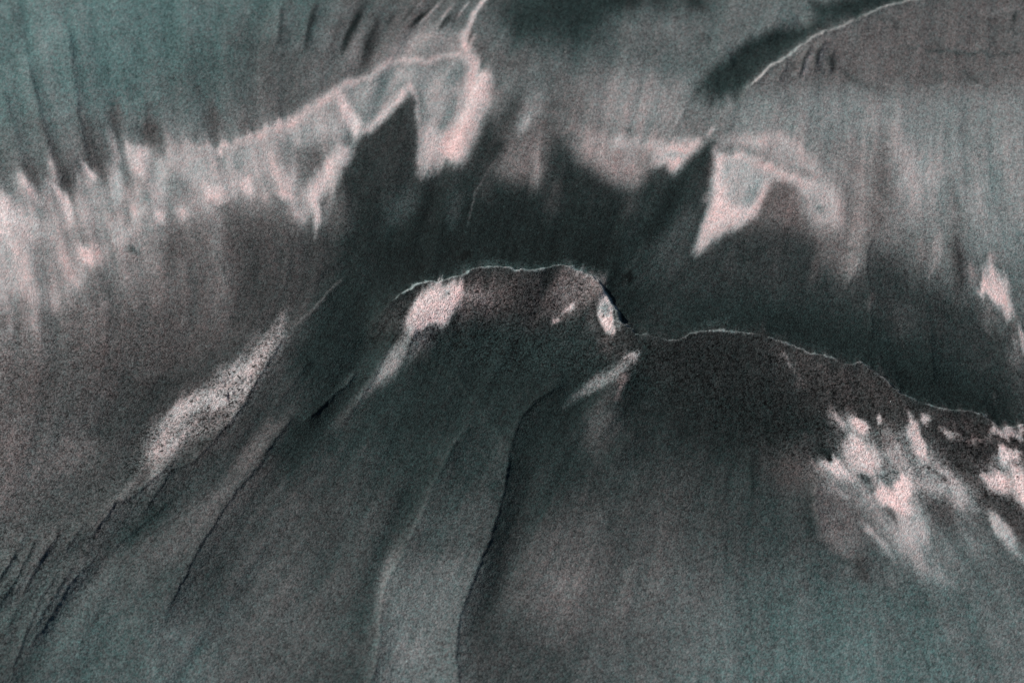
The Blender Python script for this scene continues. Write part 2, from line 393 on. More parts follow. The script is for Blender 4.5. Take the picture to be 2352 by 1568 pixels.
poly('C', [(410, 1050), (500, 1062), (600, 1090), (730, 1150), (690, 1200), (640, 1270), (560, 1310), (410, 1330)], 150, -.1, 34)
poly('C', [(345, 1000), (400, 1040), (405, 1290), (470, 1330), (560, 1300), (650, 1240), (605, 1380), (575, 1440), (430, 1495), (330, 1570), (250, 1655), (180, 1650), (250, 1500), (300, 1350), (330, 1200)], 210, .6, 32)
stroke('C', [(395, 1050), (400, 1200), (385, 1300)], 44, 202, .3, 40)
poly('C', [(660, 1270), (720, 1190), (800, 1200), (880, 1240), (890, 1330), (940, 1400), (970, 1490), (1000, 1600), (700, 1620), (450, 1600), (560, 1470), (605, 1390)], 82, .35, 50, .95)
poly('C', [(890, 1250), (1000, 1240), (1110, 1310), (1120, 1430), (1060, 1540), (1000, 1500), (940, 1400)], 150, .15, 60, .8)
stroke('C', [(1000, 1350), (1050, 1420)], 60, 108, -.1, 50, .7)
stroke('C', [(950, 1500), (1030, 1600), (1090, 1680)], 60, 128, .5, 60, .7)
poly('C', [(355, 880), (345, 1000), (330, 1150), (290, 1300), (250, 1450), (190, 1640), (100, 1900), (-300, 1900), (-200, 1300), (-60, 1180), (60, 1175), (150, 1060), (230, 960), (290, 920)], 52, -.5, 34)
stroke('C', [(330, 1220), (270, 1300), (250, 1340)], 40, 128, .4, 40, .8)
stroke('C', [(340, 960), (310, 1100), (280, 1200)], 50, 66, .4, 44, .7)
poly('Q', [(700, 600), (1100, 540), (1700, 560), (2500, 520), (2700, 1300), (2250, 1380), (2000, 1250), (1700, 1200), (1500, 900), (1100, 820), (700, 740)], 124, -.12, 90, .7)
stroke('Q', [(1640, 760), (1720, 950), (1750, 1150)], 260, 154, 0, 200, .8)
stroke('Q', [(2050, 900), (2100, 1150), (2200, 1300)], 200, 132, -.2, 160, .6)
poly('Q', [(-100, 480), (200, 440), (480, 500), (430, 700), (300, 780), (-100, 760)], 130, .15, 110, .7)
stroke('Q', [(-60, 790), (100, 790), (260, 800), (420, 810), (540, 800)], 60, 170, .4, 50, .7)
stroke('Q', [(320, 880), (480, 870)], 30, 146, -.25, 24, .9)
stroke('Q', [(640, 770), (760, 780), (900, 795), (980, 768), (1060, 820), (1160, 920), (1260, 1000), (1300, 1080)], 56, 166, .38, 60, .85, .2)
stroke('Q', [(760, 820), (960, 850), (1100, 930), (1200, 1000)], 90, 150, .2, 60, .5)
poly('Q', [(880, 1190), (950, 1000), (1080, 1020), (1120, 1180), (1270, 1310), (1330, 1480), (1100, 1420), (860, 1280), (760, 1270)], 92, .42, 60, .95)
poly('Q', [(1320, 860), (1420, 800), (1600, 780), (1620, 1100), (1560, 1350), (1470, 1600), (1330, 1560), (1320, 1300), (1340, 1100)], 116, .25, 90, .8)
stroke('Q', [(1570, 740), (1575, 1000), (1545, 1250), (1470, 1450)], 80, 84, .12, 70, .85)
stroke('Q', [(1290, 950), (1350, 860)], 26, 128, .3, 30, .7)
stroke('Q', [(1940, 1000), (1990, 1150), (1990, 1420)], 70, 92, 0, 60, .7)
stroke('Q', [(1920, 1240), (1870, 1350), (1830, 1460)], 30, 140, .2, 34, .9)
poly('Q', [(1110, 1020), (1240, 1010), (1310, 1120), (1300, 1270), (1190, 1270), (1150, 1160)], 168, .25, 50, .85)
stroke('Q', [(1200, 1130), (1240, 1200)], 60, 120, -.1, 40, .8)
stroke('Q', [(630, 850), (760, 878), (900, 925), (1000, 965), (1100, 1005), (1180, 1030), (1260, 1070), (1310, 1150)], 46, 186, .4, 44, .9, .15)
poly('Q', [(640, 850), (690, 880), (700, 1090), (760, 1140), (870, 1100), (940, 1000), (860, 1190), (745, 1265), (640, 1325), (560, 1400), (525, 1390), (570, 1270), (610, 1150), (628, 980)], 218, .5, 24)
poly('Q', [(700, 905), (780, 902), (860, 935), (965, 985), (905, 1060), (860, 1105), (760, 1138), (705, 1095)], 158, -.1, 26)
stroke('Q', [(520, 1400), (440, 1470), (360, 1560)], 80, 78, -.2, 90, .8)
stroke('Q', [(870, 1290), (880, 1500)], 30, 66, .1, 60, .5)
# ---------------- middle right
poly('F', [(180, 225), (300, 150), (430, 75), (560, 45), (760, 50), (900, 70), (1000, 120), (1060, 220), (1140, 340), (1190, 420), (1300, 300), (1350, 160), (1500, 250), (1620, 360), (1700, 420),
           (1900, 500), (2100, 600), (2260, 700), (2330, 900), (2400, 1400), (0, 1400), (-100, 500)], 55, -.35, 110, .92)
poly('F', [(100, 550), (700, 520), (1300, 700), (1900, 950), (2200, 1200), (2352, 1300), (2100, 1300), (1500, 1150), (900, 850), (100, 700)], 42, -.9, 160, .75)
stroke('F', [(150, 690), (260, 670), (400, 690), (520, 705)], 50, 66, -1, 40, .7)
stroke('F', [(1060, 60), (1120, 200), (1200, 300)], 160, 98, .2, 120, .6)
stroke('F', [(1300, 240), (1250, 320), (1200, 400)], 50, 112, .1, 50, .8)
stroke('F', [(1360, 480), (1350, 620)], 40, 72, .2, 40, .7)
stroke('F', [(1610, 450), (1560, 600), (1560, 760)], 130, 72, -.2, 100, .6)
stroke('F', [(1830, 140), (1780, 270), (1730, 370)], 36, 128, .1, 44)
stroke('F', [(1700, 100), (1690, 300)], 110, 102, .2, 100, .6)
stroke('F', [(1890, 100), (1930, 300), (1930, 480)], 80, 62, 0, 70, .8)
stroke('F', [(1990, 280), (2040, 420)], 60, 124, .3, 60, .8)
poly('F', [(2140, 285), (2200, 365), (2250, 430), (2262, 560), (2290, 650), (2250, 640), (2200, 560), (2110, 520), (2060, 470), (2100, 380)], 196, .5, 34)
stroke('F', [(2150, 200), (2150, 300)], 40, 140, .5, 44, .7)
stroke('F', [(2100, 560), (2140, 650), (2200, 720)], 120, 100, .1, 100, .6)
stroke('F', [(2320, 670), (2338, 760), (2348, 880)], 24, 192, .4, 22)
stroke('F', [(2300, 700), (2300, 850), (2290, 1000)], 60, 112, .2, 70, .7)
stroke('F', [(2180, 1150), (2150, 1190)], 24, 72, .2, 20, .7)
stroke('B', [(60, 1200), (40, 1400), (0, 1600)], 160, 84, .1, 120, .7)
stroke('B', [(520, 1180), (440, 1330), (360, 1500)], 130, 70, -.6, 110, .85)
stroke('B', [(700, 1180), (640, 1350), (640, 1500)], 60, 40, -.6, 70, .7)
stroke('B', [(820, 1180), (800, 1350), (790, 1520)], 60, 68, -.5, 60, .8)
stroke('B', [(1500, 1100), (1450, 1300), (1400, 1450)], 90, 66, .15, 90, .7)
stroke('B', [(2330, 1120), (2150, 1400), (1950, 1680)], 90, 38, -.8, 70, .85)
stroke('B', [(2440, 1250), (2300, 1500), (2080, 1800)], 120, 74, -.4, 110, .85)
stroke('B', [(1980, 1250), (1900, 1450)], 70, 66, -.1, 80, .7)
stroke('F', [(720, 60), (740, 300), (720, 560)], 90, 66, -.1, 100, .7)
stroke('F', [(460, 150), (420, 400)], 90, 66, -.2, 100, .6)
stroke('F', [(1000, 200), (980, 420)], 70, 76, .2, 80, .6)
# second survey of the upper-left washes
stroke('NN', [(1400, 770), (1550, 710), (1700, 620), (1860, 520)], 34, 186, .5, 60, .9, .1)
poly('NN', [(215, 680), (260, 790), (300, 900), (350, 1010), (410, 1080), (400, 950), (300, 790)], 76, .05, 30, .85)  # shaded right flanks of the pleats, painted as dark wedges
poly('NN', [(440, 620), (480, 800), (515, 930), (570, 980), (580, 850), (500, 690)], 78, .05, 34, .85)
stroke('NN', [(120, 870), (190, 1030)], 50, 80, .05, 34, .8)
stroke('NN', [(820, 640), (840, 760), (880, 830)], 80, 76, .05, 50, .85)  # more pleat shade put into the colour
stroke('NN', [(1150, 560), (1180, 660), (1190, 770)], 60, 78, 0, 50, .8)
stroke('NN', [(620, 580), (650, 740)], 60, 80, 0, 50, .8)
stroke('NN', [(1370, 640), (1360, 730)], 60, 82, 0, 50, .6)
poly('NN', [(-100, 1120), (40, 1110), (100, 1190), (170, 1260), (255, 1290), (250, 1350), (100, 1300), (-100, 1240)], 224, .2, 40)
stroke('NN', [(60, 1300), (80, 1450), (60, 1600)], 170, 172, .05, 130, .7)
stroke('NN', [(300, 1020), (345, 1090), (380, 1170), (392, 1240)], 30, 216, .25, 26)
stroke('NN', [(488, 940), (532, 1015)], 22, 224, .2, 20)
stroke('NN', [(110, 940), (150, 1010), (215, 1120)], 34, 196, .2, 34)
stroke('NN', [(270, 850), (300, 960), (300, 1030)], 46, 158, .3, 40, .8)
stroke('NN', [(605, 700), (635, 820), (660, 900)], 30, 164, .3, 34, .9)
poly('NN', [(725, 835), (800, 828), (805, 900), (785, 945), (750, 935)], 224, .35, 30)
stroke('NN', [(620, 920), (660, 1030), (645, 1150)], 50, 192, -.05, 40, .9)
stroke('NN', [(850, 860), (900, 980), (890, 1110)], 90, 178, -.05, 70, .85)
stroke('NN', [(1060, 820), (1090, 960), (1140, 1040)], 110, 172, -.1, 80, .8)
stroke('NN', [(830, 1130), (780, 1180), (740, 1260)], 46, 184, .2, 44, .8)
poly('NN', [(1140, 1025), (1232, 1055), (1240, 1108), (1165, 1092)], 224, .4, 24)
stroke('NN', [(855, 1165), (915, 1245)], 44, 224, .4, 26)
stroke('NN', [(960, 1185), (1060, 1165)], 40, 168, .4, 44, .85)
stroke('NN', [(1330, 970), (1400, 1070)], 56, 210, .35, 34)
stroke('NN', [(1285, 990), (1310, 1090)], 22, 186, .35, 26)
stroke('NN', [(1205, 790), (1222, 850)], 24, 214, .4, 26)
stroke('NN', [(1620, 950), (1595, 1070)], 40, 194, .3, 34)
stroke('NN', [(1555, 1060), (1640, 1110)], 34, 190, .45, 30)
stroke('NN', [(1500, 860), (1545, 1010)], 30, 170, .2, 40, .8)
stroke('NN', [(1420, 1060), (1500, 1120)], 50, 160, .4, 50, .7)
stroke('NN', [(1880, 500), (1915, 610), (1975, 690), (1975, 775)], 46, 218, .3, 30, 1, .15)
stroke('NN', [(1965, 780), (1900, 850), (1800, 970), (1745, 1080), (1735, 1170)], 66, 208, .3, 44, 1, .2)
stroke('NN', [(1740, 1090), (1765, 1200), (1752, 1330)], 32, 206, .4, 24)
stroke('NN', [(1690, 1130), (1640, 1240)], 50, 176, .3, 50, .8)
stroke('NN', [(2270, 485), (2190, 570), (2100, 665), (2015, 745)], 44, 206, .3, 34, 1, .15)
poly('NN', [(1640, 820), (1810, 790), (1770, 940), (1680, 960)], 94, .05, 50, .9)
poly('NN', [(1450, 820), (1560, 760), (1620, 860), (1560, 900)], 128, .1, 60, .6)
stroke('NN', [(1500, 1090), (1600, 1160)], 60, 94, .1, 50, .7)
poly('NN', [(1235, 1110), (1330, 1150), (1330, 1320), (1210, 1300)], 90, .08, 50, .85)
stroke('NN', [(980, 1250), (960, 1400), (940, 1520)], 110, 90, .1, 90, .7)
stroke('NN', [(945, 960), (980, 1100)], 70, 122, 0, 60, .7)
stroke('NN', [(700, 1030), (720, 1160), (690, 1230)], 50, 128, .1, 50, .7)
stroke('NN', [(560, 1050), (560, 1200)], 80, 140, -.1, 70, .6)
stroke('NN', [(425, 1350), (470, 1420), (520, 1490)], 44, 220, .4, 22)
stroke('NN', [(540, 1350), (545, 1440)], 30, 156, .4, 34, .8)
stroke('NN', [(310, 1380), (360, 1460)], 40, 182, .3, 40, .8)
stroke('NN', [(180, 1300), (150, 1420), (150, 1560)], 40, 186, .2, 40, .8)
stroke('NN', [(1760, 0), (1730, 120), (1690, 300)], 20, 56, -.5, 24, .8)
stroke('NN', [(2010, 30), (1960, 140), (1900, 290)], 30, 44, -.4, 26, .9)
stroke('NN', [(2100, 80), (2080, 220), (2010, 380)], 40, 60, .05, 40, .8)
stroke('NN', [(2000, 200), (1950, 330), (1930, 420)], 40, 116, .2, 44, .7)
# ---------------- the foreground bank
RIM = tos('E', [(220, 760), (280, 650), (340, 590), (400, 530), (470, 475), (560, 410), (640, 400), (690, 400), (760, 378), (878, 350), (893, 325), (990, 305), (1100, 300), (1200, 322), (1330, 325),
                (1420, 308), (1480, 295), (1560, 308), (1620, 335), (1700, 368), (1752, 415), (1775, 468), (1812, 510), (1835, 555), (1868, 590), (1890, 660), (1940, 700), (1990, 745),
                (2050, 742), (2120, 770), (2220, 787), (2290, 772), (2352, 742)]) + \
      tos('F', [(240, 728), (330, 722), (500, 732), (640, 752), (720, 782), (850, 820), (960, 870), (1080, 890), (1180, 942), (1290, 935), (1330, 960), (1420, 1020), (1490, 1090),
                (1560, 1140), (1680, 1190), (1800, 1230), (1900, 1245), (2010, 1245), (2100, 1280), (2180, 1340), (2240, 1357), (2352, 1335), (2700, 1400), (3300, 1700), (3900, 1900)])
BANKLEFT = tos('E', [(220, 760), (150, 880), (60, 1010), (-60, 1130)]) + tos('D', [(1900, 1330), (1790, 1480), (1700, 1560)]) + \
           tos('G', [(1680, 170), (1560, 300), (1400, 540), (1260, 780), (1190, 920), (1100, 1070), (1040, 1250), (1000, 1568), (900, 2700)])
poly('S', RIM + [(3600, 1400), (3600, 1010)][::-1] + [(2352, 1060), (1900, 960), (1500, 860), (1300, 800), (1100, 760), (960, 800), (900, 760)], 56, .12, 22, .9, True)
poly('E', [(680, 420), (1000, 340), (1300, 360), (1700, 380), (1760, 500), (1700, 620), (1500, 680), (1200, 640), (900, 660), (700, 600)], 62, .3, 70, .8)
poly('E', [(620, 470), (700, 405), (800, 420), (870, 440), (1150, 430), (1150, 560), (960, 640), (820, 640), (700, 560)], 84, .4, 60, .7)
poly('E', [(650, 720), (1000, 660), (1350, 700), (1650, 640), (1720, 760), (1780, 900), (1500, 1080), (1200, 1180), (800, 1180), (500, 1000)], 50, -.75, 100, .8)
poly('E', [(560, 545), (640, 475), (700, 420), (790, 440), (835, 490), (800, 590), (740, 680), (650, 690), (570, 705), (525, 745), (495, 690), (515, 600)], 206, .55, 36)
stroke('E', [(520, 700), (455, 830), (385, 960), (300, 1090)], 84, 118, .15, 60, .9, .4)
stroke('E', [(700, 700), (600, 800), (500, 960)], 110, 80, -.1, 90, .7)
stroke('E', [(840, 480), (920, 520), (1000, 540)], 60, 120, .5, 60, .7)
poly('E', [(1560, 340), (1640, 340), (1740, 400), (1750, 500), (1640, 560), (1500, 560), (1450, 480)], 86, .3, 60, .8)
stroke('E', [(1620, 350), (1690, 390)], 40, 120, .4, 40, .8)
stroke('E', [(1500, 600), (1550, 580), (1590, 540)], 34, 176, .4, 34)
stroke('E', [(1440, 640), (1500, 640)], 30, 136, .5, 34)
stroke('E', [(1640, 430), (1730, 440)], 26, 118, .4, 34, .7)
stroke('E', [(1700, 620), (1720, 720)], 40, 84, -.1, 40, .6)
poly('E', [(1774, 455), (1812, 505), (1838, 590), (1845, 680), (1850, 745), (1810, 750), (1765, 705), (1737, 630), (1742, 530)], 196, .45, 16, 1, True)
stroke('E', [(1782, 520), (1790, 580), (1800, 640)], 44, 140, -.25, 20, 1)
poly('E', [(1845, 570), (1870, 590), (1890, 680), (1875, 720), (1850, 690)], 98, -.2, 18, 1, True)
stroke('E', [(1760, 720), (1790, 800), (1800, 900)], 80, 76, .4, 60, .7)
stroke('E', [(1970, 850), (1930, 930), (1850, 990), (1740, 1050), (1600, 1130)], 76, 112, 0, 60, .95, .4)
stroke('E', [(1960, 850), (1950, 910)], 50, 150, .4, 44)
stroke('E', [(1920, 980), (1890, 1060), (1860, 1170)], 70, 88, .6, 60, .8)
stroke('E', [(1820, 1130), (1790, 1280), (1700, 1450)], 150, 84, -.05, 120, .8)
stroke('E', [(1960, 1100), (1860, 1300), (1740, 1480)], 40, 46, -.3, 50, .6)
stroke('E', [(2040, 760), (2060, 900), (2040, 1020)], 90, 42, -.6, 80, .7)
stroke('E', [(2190, 900), (2210, 960), (2200, 1020)], 20, 78, .3, 30, .6)
poly('F', [(0, 800), (300, 730), (640, 760), (700, 900), (500, 1000), (200, 1050), (0, 1000)], 46, .1, 90, .7)
poly('F', [(650, 770), (800, 800), (1180, 950), (1400, 1030), (1560, 1150), (1650, 1250), (1300, 1300), (900, 1250), (760, 1100)], 64, .3, 80, .8)
poly('F', [(1700, 1200), (2000, 1260), (2150, 1350), (2352, 1360), (2500, 1400), (2500, 1500), (2000, 1500), (1800, 1400)], 70, .35, 60, .85)
stroke('F', [(760, 880), (800, 890), (850, 930)], 28, 136, .4, 26)
stroke('F', [(820, 1020), (880, 1060), (950, 1120)], 50, 98, .4, 50, .8)
stroke('F', [(200, 1060), (240, 1160), (300, 1210)], 30, 74, .1, 40, .6)
stroke('F', [(900, 1380), (960, 1440)], 40, 92, .5, 40, .7)
poly('I', [(620, -60), (900, 20), (1000, 160), (960, 260), (800, 300), (640, 160)], 76, .35, 90, .8)
poly('I', [(980, 160), (1080, 100), (1200, -120), (1400, -60), (1640, -160), (1740, 60), (1860, 220), (2020, 320), (1960, 440), (1800, 430), (1700, 420), (1700, 600), (1750, 760), (1860, 900),
           (1700, 880), (1500, 700), (1360, 600), (1250, 480), (1100, 400), (1020, 300)], 134, .08, 110, .9)
poly('I', [(1020, 280), (1200, 330), (1380, 480), (1300, 620), (1300, 760), (1040, 600), (1000, 450)], 92, .15, 80, .8)
poly('F', [(1080, 1265), (1180, 1270), (1320, 1350), (1280, 1410), (1200, 1370), (1110, 1330)], 156, .3, 50)
stroke('F', [(1230, 1320), (1300, 1360)], 50, 200, .5, 34)
stroke('F', [(1230, 1400), (1260, 1480), (1330, 1550), (1370, 1640)], 110, 196, .35, 50)
stroke('F', [(1610, 1260), (1620, 1370), (1670, 1470), (1705, 1560)], 62, 192, .4, 34)
stroke('F', [(1665, 1235), (1700, 1310)], 36, 168, .4, 34)
stroke('F', [(1390, 1285), (1420, 1320)], 36, 176, .3, 26)
stroke('F', [(1380, 1340), (1440, 1420), (1560, 1480)], 60, 104, .4, 60, .7)
stroke('F', [(1800, 1350), (1860, 1380), (1940, 1430)], 36, 168, .3, 32)
stroke('F', [(2120, 1370), (2240, 1395), (2400, 1390)], 44, 160, .4, 40)
stroke('F', [(1950, 1420), (2100, 1430)], 40, 108, .4, 50, .7)
stroke('F', [(960, 1360), (1000, 1480)], 60, 60, 0, 60, .6)
stroke('I', [(970, 50), (1060, 60), (1130, 90)], 60, 42, -.5, 50, .9)
stroke('I', [(930, 90), (1000, 150), (1060, 210)], 26, 128, .6, 34)
poly('I', [(1040, 130), (1140, 132), (1195, 215), (1130, 195), (1080, 165)], 206, .5, 24)
stroke('I', [(1190, 60), (1250, 110), (1340, 150), (1390, 190)], 90, 196, .3, 50)
stroke('I', [(1280, 160), (1320, 240)], 50, 96, -.3, 36, .85)
stroke('I', [(1380, 200), (1460, 260)], 60, 112, -.3, 50, .7)
poly('I', [(1370, 300), (1410, 290), (1450, 315), (1500, 250), (1550, 200), (1615, 260), (1600, 330), (1570, 365), (1600, 410), (1570, 480), (1500, 430), (1420, 390)], 216, .75, 22)
stroke('I', [(1580, 460), (1640, 560), (1660, 620)], 110, 172, .1, 80, .8)
stroke('I', [(1640, 380), (1700, 480)], 70, 148, .1, 60, .7)
stroke('I', [(1260, 500), (1340, 560), (1450, 690)], 34, 138, .1, 44, .8)
stroke('I', [(1030, 260), (1100, 300), (1200, 340)], 60, 156, .2, 50, .8)
stroke('I', [(1420, 380), (1470, 430), (1500, 500)], 30, 92, .3, 30, .8)
stroke('I', [(1700, 340), (1780, 430), (1880, 540)], 110, 78, 0, 80, .85)
stroke('I', [(1700, 150), (1780, 210), (1870, 280)], 34, 82, .3, 34, .85)
stroke('I', [(1640, 20), (1690, 90)], 60, 200, .4, 40)
stroke('I', [(1840, 230), (1940, 330), (2000, 380)], 70, 158, 0, 60, .8)
poly('I', [(1780, -60), (2100, -80), (2160, 40), (2080, 200), (2040, 260), (1900, 200), (1820, 80)], 58, .25, 60, .85)
poly('I', [(2040, 220), (2140, 300), (2200, 300), (2352, 420), (2500, 500), (2500, 760), (2300, 620), (2180, 520), (2060, 420)], 62, .2, 60, .85)
poly('I', [(2070, 130), (2180, 100), (2352, 140), (2500, 200), (2500, 420), (2352, 380), (2260, 320), (2140, 290)], 130, .3, 60, .8)
poly('I', [(2170, 70), (2230, 45), (2290, 55), (2320, 110), (2260, 130), (2200, 125)], 212, .3, 24)
poly('I', [(2100, 200), (2190, 190), (2240, 250), (2215, 295), (2140, 275)], 212, .6, 30)
poly('I', [(2265, 220), (2330, 210), (2450, 290), (2450, 420), (2352, 370), (2300, 300)], 204, .5, 34)
stroke('I', [(2130, 460), (2170, 530), (2250, 640), (2320, 730)], 56, 158, .1, 50)
stroke('I', [(1920, 520), (1980, 620), (2080, 760)], 90, 112, -.2, 90, .6)
poly('I', [(1225, 720), (1290, 730), (1345, 920), (1300, 900), (1240, 820)], 58, .05, 36, .85)
stroke('I', [(1060, 780), (1100, 900)], 70, 74, -.1, 60, .6)
stroke('I', [(940, 250), (950, 420), (960, 620)], 70, 52, -.5, 70, .7)
stroke('I', [(1350, 740), (1480, 880), (1560, 1000)], 120, 96, -.1, 120, .6)
stroke('I', [(1620, 900), (1700, 1050), (1850, 1100)], 160, 78, -.7, 150, .6)
poly('P', [(640, 590), (700, 520), (790, 452), (850, 480), (905, 525), (860, 610), (800, 700), (700, 690), (640, 715), (600, 770), (585, 690)], 214, .48, 30)
stroke('P', [(790, 500), (830, 540)], 44, 172, .05, 34, .8)
stroke('P', [(620, 700), (540, 850), (470, 960), (390, 1050), (300, 1130)], 74, 128, .15, 60, .9, .5)
stroke('P', [(720, 730), (650, 790), (600, 880)], 70, 108, 0, 60, .8)
stroke('P', [(300, 1130), (220, 1230), (120, 1300)], 70, 84, .1, 70, .7)
stroke('P', [(900, 540), (960, 520), (1100, 600)], 70, 112, .5, 60, .6)
poly('P', [(1380, 480), (1500, 400), (1620, 420), (1680, 500), (1620, 580), (1500, 640), (1400, 640)], 96, .35, 60, .75)
stroke('P', [(1530, 390), (1580, 430)], 30, 138, .4, 26, .9)
stroke('P', [(1600, 450), (1660, 470)], 30, 130, .4, 26, .8)
stroke('P', [(1470, 612), (1500, 600), (1520, 580)], 30, 188, .4, 22)
stroke('P', [(1395, 655), (1440, 662)], 22, 150, .5, 22)
stroke('P', [(1850, 840), (1855, 900)], 40, 158, .3, 30, .9)
stroke('P', [(1820, 900), (1720, 980), (1560, 1060), (1500, 1110)], 60, 112, .0, 50, .9, .5)
stroke('P', [(1800, 960), (1780, 1040), (1800, 1090)], 50, 98, .6, 40, .8)
stroke('P', [(1700, 1100), (1680, 1250), (1640, 1450)], 170, 80, -.05, 150, .7)
stroke('P', [(880, 330), (940, 340)], 50, 20, -.9, 30, .8)
stroke('P', [(1780, 450), (1850, 430)], 50, 22, -.9, 34, .8)
stroke('P', [(900, 1270), (830, 1380), (760, 1500)], 16, 92, .1, 12, .8, .2, True, True)
stroke('P', [(260, 410), (150, 530), (0, 690)], 16, 86, .2, 12, .9, .2, True)
stroke('P', [(310, 940), (230, 1030), (100, 1150)], 26, 92, .1, 20, .8, .3, True, True)
# ---------------- middle left
stroke('D', [(520, 175), (560, 250), (612, 315)], 62, 206, .5, 34)
stroke('D', [(650, 160), (645, 240)], 50, 148, .4, 50, .8)
poly('D', [(150, 60), (450, 90), (540, 330), (500, 410), (390, 470), (300, 430), (230, 350), (150, 200)], 142, .3, 80, .75)
stroke('D', [(470, 360), (520, 400)], 50, 172, .4, 50, .8)
stroke('D', [(380, 210), (430, 290)], 44, 168, .4, 44, .7)
stroke('D', [(190, 40), (185, 220), (170, 400)], 44, 176, .2, 50, .7)
stroke('D', [(0, 380), (50, 430)], 70, 170, .1, 70, .6)
stroke('D', [(180, 420), (150, 640), (130, 860)], 80, 118, .3, 80, .7)
stroke('D', [(300, 440), (370, 540)], 60, 128, .3, 60, .7)
stroke('D', [(700, 300), (640, 480), (640, 620)], 170, 72, -.1, 150, .6)
stroke('D', [(870, 170), (870, 240)], 50, 66, -.6, 60, .7)
stroke('D', [(1010, 100), (1060, 260)], 50, 112, .1, 60, .6)
stroke('D', [(1420, 320), (1440, 430), (1390, 560)], 140, 106, .25, 110, .7)
stroke('D', [(1180, 620), (1190, 720)], 100, 96, .15, 100, .6)
stroke('D', [(860, 560), (900, 800)], 200, 88, .1, 160, .4)
stroke('D', [(1120, 120), (1110, 300), (1080, 460)], 90, 74, 0, 90, .6)
poly('D', [(1550, 100), (1900, 60), (2200, 200), (2250, 380), (2000, 620), (1850, 680), (1600, 700), (1520, 560)], 62, -.05, 130, .75)
poly('D', [(300, 1500), (420, 1420), (620, 1460), (560, 1600), (320, 1620)], 112, .2, 90, .7)
stroke('D', [(780, 1040), (700, 1130), (640, 1160)], 70, 96, .3, 80, .6)
stroke('D', [(60, 800), (80, 1050)], 120, 106, .3, 110, .5)
poly('D', [(1000, 1080), (1400, 880), (1600, 760), (1560, 900), (1400, 1000), (1150, 1120), (900, 1300), (700, 1420), (600, 1400)], 60, -.4, 90, .6)
# pale coarse tongue
poly('D', [(1862, 640), (1850, 760), (1775, 900), (1700, 1010), (1650, 1090), (1600, 1190), (1510, 1300), (1380, 1350), (1290, 1400), (1150, 1500), (1080, 1600), (1000, 1700), (940, 1640), (1000, 1400),
           (1010, 1330), (1150, 1230), (1230, 1150), (1390, 1065), (1430, 990), (1560, 940), (1610, 860), (1700, 760), (1790, 700)], 134, .32, 60, .95)
stroke('D', [(1060, 1330), (1200, 1220), (1350, 1190), (1480, 1150), (1590, 1100)], 90, 176, .15, 60, .9)
stroke('D', [(1480, 1020), (1600, 960), (1680, 860)], 90, 172, .4, 60, .8)
stroke('D', [(1250, 1330), (1400, 1290), (1530, 1250)], 70, 84, .1, 60, .8)
stroke('D', [(1180, 1380), (1100, 1500), (1040, 1600)], 60, 152, .3, 50, .7)
speck('D', [(1862, 640), (1850, 760), (1700, 1010), (1600, 1190), (1500, 1330), (1290, 1450), (1000, 1700), (700, 1750), (900, 1400), (1150, 1230), (1390, 1065), (1430, 990), (1560, 940), (1700, 760)], 70, 1.0)
speck('D', [(0, 700), (600, 600), (1200, 700), (1100, 1200), (700, 1568), (1100, 1568), (1400, 1500), (1100, 1900), (500, 2600), (-400, 3000), (-400, 700)], 200, .22)
speck('S', RIM + [(3600, 1400), (2352, 1200), (1900, 1100), (1500, 900), (1000, 820), (900, 760)], 40, .5)
stroke('D', [(1920, 1230), (1800, 1350), (1700, 1450), (1600, 1568), (1480, 1700)], 110, 96, .25, 80, .85, .3)
stroke('D', [(2250, 360), (2080, 540), (1900, 720)], 14, 92, .2, 12, .9, .2, True)
stroke('D', [(2320, 1000), (2240, 1100), (2130, 1190)], 40, 84, -.4, 30, .8)
stroke('D', [(1560, 1360), (1380, 1480), (1260, 1600)], 60, 84, .1, 60, .7)
poly('D', [(2150, 480), (2352, 300), (2460, 600), (2340, 900), (2200, 1300), (2050, 1500), (1900, 1700), (1800, 1500), (2050, 1150), (1900, 900), (2050, 650)], 44, -.85, 130, .8)  # dark heavy minerals, with the shade of the hollow painted in
poly('S', [(1480, 770), (1700, 790), (1850, 880), (1900, 1000), (1780, 1060), (1600, 1000), (1500, 900)], 44, -.3, 60, .6)
# ---------------- lower left / bottom
poly('G', [(-200, -100), (400, -60), (500, 60), (300, 300), (150, 420), (-200, 480)], 100, .2, 120, .6)
stroke('G', [(1640, 130), (1500, 330), (1330, 470), (1180, 640), (1000, 760), (920, 880)], 190, 96, .12, 150, .75)
stroke('G', [(1560, 250), (1420, 330), (1250, 580)], 50, 106, .1, 60, .6)
stroke('G', [(950, 160), (780, 360), (600, 560)], 70, 96, .15, 60, .7)
stroke('G', [(1150, 330), (960, 520), (700, 700)], 130, 58, -.8, 110, .7)
stroke('G', [(340, 600), (200, 860), (60, 1100)], 60, 88, .1, 60, .5)
stroke('G', [(1560, 620), (1400, 900), (1250, 1250)], 160, 64, -.4, 140, .6)
poly('G', [(380, 1250), (700, 1000), (950, 1000), (1000, 1300), (800, 1700), (300, 1700)], 84, -.6, 200, .5)
poly('G', [(1700, 1000), (2100, 950), (2200, 1300), (1900, 1700), (1400, 1700), (1500, 1300)], 82, -.05, 200, .5)
stroke('H', [(230, 400), (380, 700), (200, 900), (60, 1250)], 10, 70, -.4, 10, 0)
stroke('H', [(680, 0), (520, 350), (360, 700), (250, 950), (180, 1300)], 170, 54, -.8, 150, .5, .1)  # shade along the tongue's left edge, painted over the relief
stroke('H', [(100, 250), (200, 480), (60, 780)], 200, 80, -.5, 160, .5)
